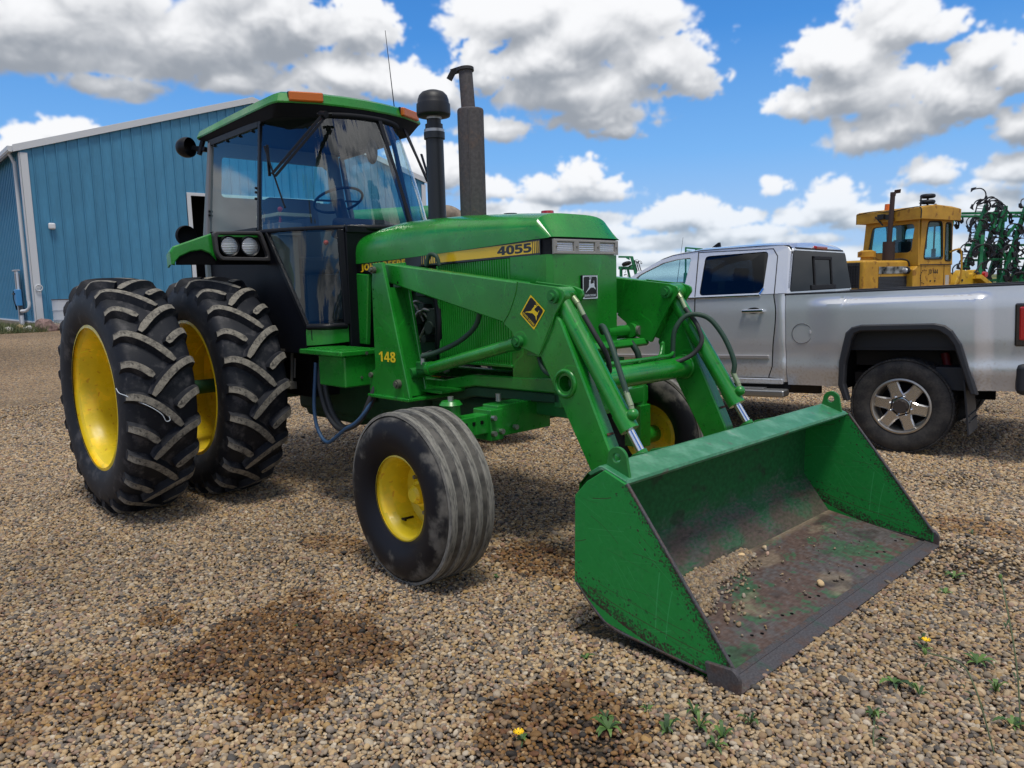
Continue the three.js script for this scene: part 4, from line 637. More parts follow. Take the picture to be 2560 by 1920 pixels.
    const h1 = h0.clone().add(V(-0.03, 0.06, -0.005));
    if (s > 0) {
      mesh('hydraulic_hose', TB([[3.335, 1.40, 0.47], [3.40, 1.29, 0.45], [3.44, 1.20, 0.42], [3.43, 1.11, 0.38], [3.38, 1.08, 0.34]], 0.014, 40, 10), hoseMat, k);
      mesh('hydraulic_hose', TB([[h1.x, h1.y, h1.z], [3.60, 1.10, 0.50], [3.52, 1.24, 0.47], [3.43, 1.33, 0.42], [3.36, 1.335, 0.36], [3.33, 1.30, 0.31]], 0.015, 50, 10), hoseGreen, k);
    } else {
      mesh('hydraulic_hose', TB([[3.335, 1.40, -0.47], [3.43, 1.29, -0.46], [3.46, 1.20, -0.45], [3.42, 1.13, -0.42], [3.36, 1.09, -0.36], [3.33, 1.085, -0.28]], 0.014, 40, 10), hoseMat, k);
      mesh('hydraulic_hose', TB([[h1.x, h1.y, -h1.z], [3.64, 1.08, -0.515], [3.56, 1.25, -0.51], [3.47, 1.35, -0.48], [3.38, 1.36, -0.42], [3.33, 1.28, -0.37], [3.32, 1.16, -0.36], [3.32, 1.11, -0.36]], 0.015, 60, 10), hoseGreen, k);
    }
  }
  const cb = part('loader_crossbar');
  mesh('tube', [CY(V(3.318, 1.045, -0.49), V(3.318, 1.045, 0.49), 0.065, 0.065, 40), new THREE.TorusGeometry(0.066, 0.01, 10, 40).translate(3.318, 1.045, -0.48)], green, cb);
  mesh('tube', CY(V(3.298, 1.05, 0.40), V(3.298, 1.05, 0.592), 0.06, 0.06, 40, true), greenDull, cb);
  mesh('oil_line', [TB([[3.33, 1.125, 0.42], [3.335, 1.125, 0.1], [3.33, 1.125, -0.2], [3.33, 1.13, -0.33], [3.32, 1.15, -0.37]], 0.011, 40, 8), TB([[3.30, 1.125, 0.42], [3.30, 1.122, 0.05], [3.30, 1.125, -0.25], [3.29, 1.17, -0.29], [3.27, 1.20, -0.33]], 0.010, 40, 8), B(0.06, 0.02, 0.03, 3.315, 1.118, 0.0), B(0.06, 0.02, 0.03, 3.315, 1.118, 0.33), CY(V(3.28, 1.13, -0.31), V(3.28, 1.20, -0.31), 0.016)], green, cb);
  mesh('hydraulic_hose', [TB([[2.965, 1.23, 0.43], [2.98, 1.15, 0.44], [3.03, 1.085, 0.45], [3.12, 1.07, 0.46], [3.19, 1.09, 0.46]], 0.012, 30, 8), TB([[2.06, 1.13, 0.56], [2.15, 1.16, 0.50], [2.32, 1.24, 0.44], [2.44, 1.34, 0.42], [2.48, 1.46, 0.43], [2.47, 1.55, 0.45]], 0.016, 50, 10), TB([[2.0, 1.70, 0.45], [2.03, 1.77, 0.44], [2.08, 1.76, 0.43], [2.10, 1.70, 0.42]], 0.014, 20, 8), TB([[3.05, 1.2, -0.3], [3.09, 1.13, -0.32], [3.10, 1.03, -0.33]], 0.02, 16, 8)], hoseGreen, cb);
  // push bar ahead of the nose
  const pb = part('nose_guard');
  mesh('bracket', [PL(roundPoly([[2.90, 1.165], [3.06, 1.165], [3.08, 1.18], [3.06, 1.215], [2.90, 1.21]], 0.01), -0.46, 0.46, 0.004), BAR(V(2.93, 1.20, -0.44), V(2.98, 1.28, -0.44), 0.05), CY(V(2.94, 1.262, -0.49), V(2.94, 1.262, -0.20), 0.034), CY(V(2.97, 1.262, -0.44), V(2.97, 1.262, -0.40), 0.045)], green, pb);
  mesh('bolt', [CY(V(2.985, 1.262, -0.43), V(3.03, 1.262, -0.43), 0.03, 0.028, 20)], dullSteel, pb);
}
// ---- bucket
{
  const bk = part('loader_bucket', tractor, [0, 0, 0], 'wide green bucket with a rusty worn floor');
  const wear = (f, seed) => texture(1024, 512, f);
  const paint = [0.010, 0.185, 0.026], rust = [0.105, 0.070, 0.058], bare = [0.095, 0.085, 0.084], dust = [0.24, 0.19, 0.13], dark = [0.03, 0.026, 0.025];
  const mx = (a, b, t) => a.map((v, k) => mix(v, b[k], t));
  const floorTex = texture(768, 384, (u, v) => {         // u across the bucket, v from the back crease to the lip
    const st = tfbm(u * 1, v * 0.35, 7, 5, 1, 0.6), fine = tfbm(u, v * 0.4, 60, 3, 2), big = tfbm(u, v * 0.6, 4, 3, 5), sc = tfbm(u * 0.4, v, 90, 2, 7);
    const scrape = tfbm(u, v * 0.12, 40, 3, 33); let c = mx(rust, bare, sstep(-0.3, 0.3, big + fine * 0.6 + scrape * 0.6));
    const g = sstep(0.0, 0.35, st + 0.3 * (tfbm(u, v, 3, 2, 8)) - 0.06 + fine * 0.5 + scrape * 0.7); c = mx(c, [0.03, 0.105, 0.045], g * 0.75);
    c = mx(c, dust, sstep(0.12, 0.0, v + fine * 0.05) * 0.75 + sstep(0.15, 0.45, tfbm(u, v * 0.6, 5, 4, 21)) * 0.55);
    c = mx(c, dark, sstep(0.2, 0.42, tfbm(u, v * 0.5, 6, 4, 14)) * 0.5);
    return c.map((q) => q * (1 + fine * 0.55 + sc * 0.35));
  });
  const backTex = texture(768, 384, (u, v) => {          // v from the top of the back wall down to the floor crease
    const n = tfbm(u, v * 0.5, 8, 5, 3, 0.6), fine = tfbm(u, v * 0.5, 70, 3, 4), sc = sstep(0.03, 0.0, Math.abs(tfbm(u * 0.7, v, 9, 3, 6))) * sstep(0, 0.3, tfbm(u, v, 5, 2, 9));
    const w = sstep(0.40, 0.75, v + n * 0.35), r = sstep(0.62, 1.0, v + n * 0.5);
    let c = mx([0.010, 0.115, 0.030], [0.040, 0.125, 0.062], w); c = mx(c, bare, w * sstep(-0.1, 0.3, tfbm(u, v * 0.5, 4, 4, 18) + fine * 0.7 + tfbm(u * 0.4, v, 60, 2, 41) * 0.6) * 0.8); c = mx(c, rust, r * 0.8); c = mx(c, dark, sc * 0.7 + sstep(0.3, 0.45, tfbm(u, v * 0.5, 7, 3, 30)) * 0.5);
    return c.map((q) => q * (1 + fine * 0.5));
  });
  const sideTex = canvasTex(1024, 1024, (c, S) => {       // plates: 1 m square from x 3.7; paint with scratches, scrapes and rust where the steel has worn bare
    const r = rng(88), X = (x) => (x - 3.7) * S, Y = (y) => (1 - y) * S;
    c.fillStyle = '#1d873a'; c.fillRect(0, 0, S, S);
    for (let i = 0; i < 5200; i++) { const k = r(), a = 0.03 + 0.05 * r(); c.fillStyle = k < 0.45 ? `rgba(70,160,95,${a})` : k < 0.8 ? `rgba(10,70,30,${a})` : `rgba(120,130,90,${a})`; c.beginPath(); c.ellipse(r() * S, r() * S, 2 + r() * 16, 1 + r() * 8, r() * 3, 0, 7); c.fill(); }
    const line = (x0, y0, x1, y1, w, col, bow = 0.02) => { c.strokeStyle = col; c.lineWidth = w; c.beginPath(); c.moveTo(X(x0), Y(y0)); c.quadraticCurveTo(X((x0 + x1) / 2 + (r() - 0.5) * bow), Y((y0 + y1) / 2 + (r() - 0.5) * bow), X(x1), Y(y1)); c.stroke(); };
    for (let i = 0; i < 90; i++) { const x = 3.75 + r() * 0.85, y = r() * 0.85, a = -0.5 + (r() - 0.5) * 1.6, L = 0.03 + r() * 0.22; line(x, y, x + L * Math.cos(a), y + L * Math.sin(a), 0.8 + r() * 1.8, `rgba(120,200,140,${0.12 + r() * 0.25})`); }
    for (let i = 0; i < 34; i++) { const x = 3.78 + r() * 0.8, y = 0.05 + r() * 0.7, a = -0.35 + (r() - 0.5) * 0.7, L = 0.05 + r() * 0.25; line(x, y, x + L * Math.cos(a), y + L * Math.sin(a), 1 + r() * 2.5, `rgba(70,45,35,${0.2 + r() * 0.35})`, 0.04); }
    line(3.87, 0.26, 4.45, 0.15, 4, 'rgba(78,52,42,0.6)', 0.05); line(3.93, 0.29, 4.38, 0.21, 3, 'rgba(78,52,42,0.45)', 0.05); line(3.90, 0.66, 4.0, 0.68, 4, 'rgba(70,45,35,0.6)'); line(3.80, 0.45, 3.86, 0.47, 4, 'rgba(70,45,35,0.5)'); line(4.22, 0.18, 4.24, 0.42, 5, 'rgba(110,200,140,0.28)'); line(4.27, 0.15, 4.30, 0.36, 4, 'rgba(110,200,140,0.28)');
    for (let i = 0; i < 2600; i++) {                      // rust speckled along the lower and front margins
      const q = r(), e = r() ** 2.2 * (r() < 0.2 ? 0.13 : 0.05), bottom = r() < 0.62; let x, y;
      if (bottom) { x = mix(3.8, 4.57, q); y = mix(0.262, 0.06, clamp(q * 1.35) ** 0.7) + e; } else { x = mix(4.08, 4.57, q) - e * 0.8; y = mix(0.75, 0.11, q) - e * 0.5 * r(); if (r() > 0.25 + q) continue; }
      c.fillStyle = r() < 0.6 ? `rgba(62,42,36,${0.25 + r() * 0.5})` : `rgba(40,34,32,${0.2 + r() * 0.4})`; c.beginPath(); c.ellipse(X(x), Y(y), 1 + r() * 7, 1 + r() * 4, r() * 3, 0, 7); c.fill();
    }
  });
  sideTex.offset.set(-3.7, 0);
  const edgeTex = texture(256, 256, (u, v) => { const n = tfbm(u, v, 6, 5, 1, 0.6), f = tfbm(u, v, 50, 3, 2); return mx(mx(rust, [0.085, 0.08, 0.085], sstep(-0.5, 0.15, n)), [0.03, 0.09, 0.06], sstep(0.2, 0.45, tfbm(u, v, 5, 3, 8)) * 0.5).map((q) => q * (1 + f * 0.6)); }, true, 2);
  const inT = (t) => M(0xffffff, 0.72, { map: t, keepUV: true, specularIntensity: 0.6 });
  const outM = M(0xffffff, 0.55, { map: sideTex, specularIntensity: 0.6 }); 
  const edgeM = M(0xffffff, 0.6, { map: edgeTex, metalness: 0.3 });
  const W = 1.075;
  const plate = [[4.078, 0.748], [4.573, 0.115], [4.572, 0.066], [4.488, 0.070], [4.196, 0.092], [3.965, 0.126], [3.79, 0.262], [3.80, 0.655], [3.868, 0.727], [3.965, 0.790]];
  for (const s of [1, -1]) {
    const g = PL(plate, W, W + 0.013, 0.003);
    mesh('side_plate', s > 0 ? g : mir(g), outM, bk);
    // bare rusted margins where the plate edges have worn
    const rim = [TB([[4.078, 0.75, W + 0.0065], [4.33, 0.43, W + 0.0065], [4.573, 0.118, W + 0.0065]], 0.0078, 30, 6), TB([[4.49, 0.075, W + 0.007], [4.196, 0.097, W + 0.007], [3.965, 0.126, W + 0.007], [3.80, 0.262, W + 0.007]], 0.009, 30, 6)];
    mesh('worn_edge', s > 0 ? rim : rim.map(mir), edgeM, bk);
    const shoe = [PL(roundPoly([[4.47, 0.045], [4.60, 0.036], [4.602, 0.105], [4.575, 0.135], [4.45, 0.128]], 0.012), W + 0.006, W + 0.026, 0.004)];
    mesh('corner_shoe', s > 0 ? shoe : shoe.map(mir), edgeM, bk);
    const ear = PL([...Array.from({ length: 17 }, (_, i) => { const a = Math.PI * (1 - i / 16) + 0.0; return [3.995 + 0.05 * Math.cos(a), 0.835 + 0.05 * Math.sin(a)]; }), [4.06, 0.755], [3.93, 0.77]].reverse(), W - 0.05, W - 0.034, 0.002, [circlePath(3.992, 0.838, 0.02)]);
    mesh('lifting_eye', s > 0 ? ear : mir(ear), greenDull, bk);
  }
  const span = (x, y, n = 12) => Array.from({ length: n + 1 }, (_, i) => [x, y, mix(W, -W, i / n)]);
  const keep = (g) => { g.userData.keepUV = true; return g; };
  mesh('bucket_floor', GRID([span(3.975, 0.137), span(4.2, 0.104), span(4.53, 0.058)], 0.3), inT(floorTex), bk);
  mesh('bucket_back', GRID([span(3.885, 0.765), span(3.828, 0.70), span(3.818, 0.60), span(3.814, 0.345), span(3.89, 0.245), span(3.975, 0.137)].map((r, i) => r), 0.25), inT(backTex), bk);
  { const g = bk.children[bk.children.length - 1].geometry; const uv = g.attributes.uv, vs = [0, 0.12, 0.25, 0.55, 0.78, 1]; for (let i = 0; i < uv.count; i++) { const k = Math.round(uv.getY(i) * 5); uv.setY(i, vs[k]); } }
  mesh('bucket_shell', [GRID([span(3.87, 0.768), span(3.815, 0.705), span(3.806, 0.60), span(3.80, 0.325), span(3.875, 0.22), span(3.963, 0.12), span(4.53, 0.042)].reverse(), 0.3)], green, bk);
  const lip = PL([[3.862, 0.758], [3.88, 0.752], [3.94, 0.785], [4.062, 0.735], [4.072, 0.748], [4.068, 0.760], [3.945, 0.802], [3.925, 0.80]], -W, W, 0.003);
  mesh('top_lip', lip, M(0xffffff, 0.5, { map: texture(512, 256, (u, v) => { const n = tfbm(u, v, 8, 5, 2, 0.6), f = tfbm(u, v, 60, 3, 3); let c = mx([0.03, 0.20, 0.085], [0.10, 0.30, 0.17], sstep(-0.1, 0.45, n) * 0.8); c = mx(c, rust, sstep(0.28, 0.45, tfbm(u, v, 6, 4, 9)) * 0.75); c = mx(c, [0.35, 0.42, 0.33], sstep(0.3, 0.5, tfbm(u, v, 10, 3, 19)) * 0.4); return c.map((q) => q * (1 + f * 0.25)); }, true, 0.9), clearcoat: 0.3, clearcoatRoughness: 0.3 }), bk);
  mesh('cutting_edge', [PL([[4.515, 0.044], [4.60, 0.030], [4.606, 0.050], [4.53, 0.066]], -W - 0.012, W + 0.012, 0.003), B(0.03, 0.006, 2.1, 4.525, 0.066, 0, 0, 0, -0.08, 0.002)], edgeM, bk);
  const holes = []; for (let k = 0; k < 8; k++) { const z = 0.95 - k * 0.27; holes.push(CY(V(4.42, 0.06, z), V(4.42, 0.0752, z), 0.008, 0.008, 10), CY(V(4.44, 0.06, z - 0.05), V(4.44, 0.0728, z - 0.05), 0.008, 0.008, 10)); }
  mesh('bolt_hole', holes, darkVoid, bk);
  for (const z of [0.44, 0.585, -0.44, -0.585]) mesh('bracket', PL([[3.56, 0.50], [3.75, 0.40], [3.80, 0.70], [3.86, 0.775], [3.74, 0.742], [3.70, 0.70], [3.60, 0.64]], z - 0.008, z + 0.008, 0.002), greenDull, bk);
  mesh('bracket_pin', [1, -1].map((s) => CY(V(3.60, 0.585, 0.42 * s), V(3.60, 0.585, 0.61 * s), 0.026)), dullSteel, bk);
}

// ================================================================ the blue shed on its raised pad (local x along the gable wall, z outward)
{
  const shed = thing('machine_shed', 'large blue metal shed with white trim and a dark open doorway', 'building', [BX + 0.0054, BY, BZ - 0.1], 1.5171);
  const blueTex = texture(512, 512, (u, v) => { const n = tfbm(u, v * 0.3, 6, 4, 4), f = tfbm(u, v * 0.15, 50, 2, 5); const k = 1 + n * 0.16 + f * 0.12; return [0.5 * k, 0.5 * k, 0.5 * k]; }, true, 0.45);
  const blues = [0, 1, 2].map((k) => M(lin(0.12 * (0.96 + k * 0.04), 0.48 * (0.96 + k * 0.04), 0.80 * (0.96 + k * 0.04)), 0.55, { map: blueTex }));
  const white = M(lin(0.62, 0.64, 0.66), 0.5), conc = M(lin(0.30, 0.25, 0.18), 0.95);
  const Wd = 14.2, EH = 5.09, PH = 7.3, LEN = 22, roofY = (s) => (s < Wd / 2 ? mix(EH, PH, s / (Wd / 2)) : mix(PH, EH, (s - Wd / 2) / (Wd / 2)));
  const D0 = 4.72, D1 = 9.5, DH = 4.0, r = rng(4), pitch = 0.308;
  for (let s = 0; s < Wd - 0.02; s += pitch) {
    const e = Math.min(Wd, s + pitch) - 0.002, inDoor = s > D0 - 0.2 && e < D1 + 0.2, y0 = inDoor ? DH : 0;
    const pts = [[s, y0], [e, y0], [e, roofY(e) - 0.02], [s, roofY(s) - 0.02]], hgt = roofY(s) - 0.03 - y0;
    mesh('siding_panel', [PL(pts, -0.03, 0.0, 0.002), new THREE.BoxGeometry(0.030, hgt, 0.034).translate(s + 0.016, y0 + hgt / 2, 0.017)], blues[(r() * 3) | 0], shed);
  }
  const ribs = []; for (let z = 0; z < LEN; z += 0.308) ribs.push(new THREE.BoxGeometry(0.022, EH - 0.1, 0.034).translate(-0.011, EH / 2, -z - 0.1));
  mesh('side_siding', [new THREE.BoxGeometry(0.03, EH, LEN).translate(0.0151, EH / 2, -LEN / 2), ...ribs], blues[1], shed);
  mesh('side_siding', [new THREE.BoxGeometry(0.03, EH, LEN).translate(Wd - 0.0151, EH / 2, -LEN / 2)], blues[1], shed);
  mesh('rear_siding', PL([[0.04, 0], [Wd - 0.04, 0], [Wd - 0.04, EH], [Wd / 2, PH - 0.02], [0.04, EH]], -LEN, -LEN + 0.03), blues[0], shed);
  for (const [a, b] of [[[-0.18, EH - 0.03], [Wd / 2, PH + 0.06]], [[Wd / 2, PH + 0.06], [Wd + 0.28, EH - 0.03]]]) {
    mesh('roof_panel', PL([a, b, [b[0], b[1] + 0.05], [a[0], a[1] + 0.05]], -LEN - 0.1, 0.06), M(lin(0.5, 0.52, 0.54), 0.4, { metalness: 0.4 }), shed);
    mesh('rake_trim', PL([[a[0], a[1] - 0.13], [b[0], b[1] - 0.13], [b[0], b[1] + 0.075], [a[0], a[1] + 0.075]], 0.062, 0.09), white, shed);
  }
  mesh('corner_trim', [B(0.19, EH - 0.15, 0.03, 0.085, EH / 2 - 0.08, 0.038), B(0.02, EH - 0.15, 0.2, -0.03, EH / 2 - 0.08, -0.04)], white, shed);
  mesh('corner_trim', [B(0.2, EH - 0.15, 0.03, Wd - 0.06, EH / 2 - 0.08, 0.038)], white, shed);
  mesh('gutter', [B(0.14, 0.13, LEN, -0.24, EH - 0.06, -LEN / 2 + 0.05), B(0.1, 0.04, LEN, -0.24, EH - 0.14, -LEN / 2 + 0.05)], white, shed);
  mesh('downspout', [TB([[-0.22, EH - 0.12, -0.42], [-0.15, EH - 0.26, -0.42], [-0.10, EH - 0.42, -0.42]], 0.05, 10), CY(V(-0.09, EH - 0.36, -0.42), V(-0.09, 0.65, -0.42), 0.055), TB([[-0.09, 0.7, -0.42], [-0.1, 0.45, -0.40], [-0.16, 0.36, -0.5], [-0.26, 0.34, -0.72]], 0.05, 16)], white, shed);
  mesh('door_trim', [B(0.13, DH, 0.05, D0 - 0.02, DH / 2, 0.02), B(0.13, DH, 0.05, D1 + 0.02, DH / 2, 0.02), B(D1 - D0 + 0.17, 0.1, 0.052, (D0 + D1) / 2, DH + 0.02, 0.02)], white, shed);
  mesh('inner_floor', B(Wd - 0.2, 0.04, LEN - 0.2, Wd / 2, -0.0, -LEN / 2), M(lin(0.03, 0.028, 0.026), 0.95), shed);  // floor coloured near black, painted shade for the doorway
  mesh('added_dark_screen', B(Wd - 0.2, EH, 0.06, Wd / 2, EH / 2, -1.6), darkVoid, shed);  // added dark screen, keeps the sunlit interior from showing through the doorway
  mesh('foundation', [B(Wd + 0.06, 0.42, 0.2, Wd / 2, -0.23, -0.06), B(0.2, 0.42, LEN, 0.06, -0.23, -LEN / 2)], conc, shed);
  mesh('base_flashing', [B(Wd, 0.045, 0.05, Wd / 2, 0.0, 0.02), B(0.05, 0.045, LEN, -0.02, 0.0, -LEN / 2)], white, shed);
  mesh('wall_lamp', [new RoundedBoxGeometry(0.19, 0.19, 0.12, 4, 0.05).translate(0.62, 2.84, 0.08)], M(lin(0.7, 0.71, 0.72), 0.3), shed);
  mesh('hose_hook', [new THREE.TorusGeometry(0.09, 0.016, 8, 20).translate(0.12, 1.02, 0.1), B(0.02, 0.16, 0.06, 0.12, 1.02, 0.07)], white, shed);
  // electric service by the corner
  const m = thing('meter_post', 'grey post with a blue meter box and white conduit beside the downspout', 'utility post', [0, 0, 0]);
  m.position.copy(shed.localToWorld(V(-0.15, -0.35, -1.5))); m.rotation.y = 1.5171;
  mesh('board', B(0.04, 1.75, 0.24, -0.0, 1.05, -0.32), M(lin(0.6, 0.62, 0.64), 0.6), m);
  mesh('post', B(0.11, 1.78, 0.14, 0, 0.95, -0.06), M(lin(0.25, 0.25, 0.25), 0.85), m);
  mesh('board_cap', B(0.16, 0.04, 0.42, 0, 1.94, -0.2), M(lin(0.5, 0.5, 0.52), 0.5), m);
  mesh('conduit', [CY(V(-0.02, 0.0, 0.16), V(-0.02, 0.55, 0.16), 0.055), CY(V(-0.02, 1.3, 0.1), V(-0.02, 1.9, 0.1), 0.035)], M(lin(0.62, 0.66, 0.72), 0.4), m);
  mesh('meter_box', B(0.16, 0.5, 0.3, -0.06, 1.1, 0.1, 0, 0, 0, 0.02), M(lin(0.07, 0.30, 0.62), 0.5), m);
  mesh('cable', [TB([[-0.15, 1.3, 0.0], [-0.18, 1.1, 0.06], [-0.16, 0.9, 0.1], [-0.12, 0.72, 0.05], [-0.1, 0.9, -0.08]], 0.014, 24), B(0.05, 0.05, 0.34, -0.15, 1.22, 0.02)], black, m);
}
const stand = (x, z) => groundY(x, z);
{
  const bx = -19.55, bz = -2.82, b = thing('steel_drum', 'white steel drum with a rusty rim against the blue shed', 'barrel', [bx, stand(bx, bz) - 0.02, bz]);
  mesh('drum_body', [new THREE.LatheGeometry([[0, 0.01], [0.27, 0.01], [0.285, 0.03], [0.28, 0.05], [0.28, 0.28], [0.295, 0.295], [0.28, 0.31], [0.28, 0.56], [0.295, 0.575], [0.28, 0.59], [0.28, 0.84], [0.29, 0.86], [0.28, 0.875], [0.26, 0.86], [0.26, 0.3], [0, 0.3]].map((q) => new THREE.Vector2(...q)), 40)], M(lin(0.55, 0.58, 0.62), 0.5), b);
  mesh('drum_rim', [new THREE.TorusGeometry(0.283, 0.014, 8, 40).rotateX(Math.PI / 2).translate(0, 0.875, 0)], M(lin(0.06, 0.035, 0.025), 0.9), b);
}
// boulders and small stones along the foot of the shed
{
  const stone = (seed, w, h, d) => { const g = mergeVertices(new THREE.IcosahedronGeometry(1, 3).deleteAttribute('normal').deleteAttribute('uv')), p = g.attributes.position, a = V(); for (let i = 0; i < p.count; i++) { a.fromBufferAttribute(p, i); const f = 1 + 0.5 * noise3(a.x * 1.2 + seed, a.y * 1.2, a.z * 1.2) + 0.2 * noise3(a.x * 3 + seed, a.y * 3, a.z * 3); p.setXYZ(i, a.x * f * w, a.y * f * h, a.z * f * d); } return toCreasedNormals(g, 0.5); };
  const tex = (c, s) => texture(128, 128, (u, v) => { const k = 1 + tfbm(u, v, 5, 5, s, 0.65) * 0.9; return c.map((q) => q * k); }, true, 1.4);
  const reds = M(0xffffff, 0.95, { map: tex([0.20, 0.13, 0.115], 3) }), greys = M(0xffffff, 0.95, { map: tex([0.26, 0.21, 0.17], 5) }), pale = M(0xffffff, 0.9, { map: tex([0.62, 0.60, 0.55], 7) });
  [[-18.5, -2.06, 0.34, 0.24, 0.26, reds, 'reddish brown boulder at the corner of the blue shed'], [-18.6, -2.38, 0.30, 0.14, 0.2, greys, 'flat grey brown boulder right of the reddish one'], [-18.0, -2.6, 0.32, 0.2, 0.24, reds, 'purplish boulder in front of the white drum'], [-18.5, -1.18, 0.22, 0.12, 0.16, pale, 'pale round rock farthest left in the grass'], [-18.35, -1.62, 0.16, 0.12, 0.12, pale, 'small pale rock in the grass below the meter post'], [-18.7, -1.5, 0.13, 0.15, 0.1, M(0xffffff, 0.95, { map: tex([0.48, 0.36, 0.2], 9) }), 'ochre stone standing in the grass by the meter post']].forEach(([x, z, w, h, d, m, label], i) => { const o = tag(mesh('boulder', stone(i * 7.7, w, h, d), m), label, 'rock'); o.position.set(x, stand(x, z) + h * 0.35, z); o.rotation.y = i; });
}
// rough grass under the shed wall
{
  const r = rng(18), g = new THREE.PlaneGeometry(0.012, 0.2, 1, 3).translate(0, 0.1, 0), p = g.attributes.position; for (let i = 0; i < p.count; i++) { const y = p.getY(i) / 0.2; p.setX(i, p.getX(i) * (1 - y * 0.85)); p.setZ(i, y * y * 0.06); } g.computeVertexNormals();
  const N = 9000, o = new THREE.InstancedMesh(g, M(0xffffff, 0.8, { side: THREE.DoubleSide }), N), mt = new THREE.Matrix4(), q = new THREE.Quaternion(), e = new THREE.Euler(), c = new THREE.Color();
  for (let i = 0; i < N; i++) { const z = 2.5 - r() * 5.1, x = z > -2 ? -20.3 + r() ** 0.8 * 2.4 : -20.2 + r() * 1.7, hump = z > -1.9 ? 0.25 * sstep(-1.7, -0.7, z) * sstep(-18.0, -19.0, x) : 0; e.set((r() - 0.5) * 0.9, r() * 6.28, (r() - 0.5) * 0.9); mt.compose(V(x, stand(x, z) + hump * r(), z), q.setFromEuler(e), V(1.6, 0.4 + r() * 0.9, 1)); o.setMatrixAt(i, mt); const t = r(); c.setRGB(mix(0.05, 0.2, t), mix(0.10, 0.19, t), mix(0.03, 0.09, t)); o.setColorAt(i, c); }
  o.name = 'grass'; o.castShadow = o.receiveShadow = true; o.userData = { kind: 'stuff', label: 'rough dark grass along the foot of the blue shed' }; scene.add(o);
}

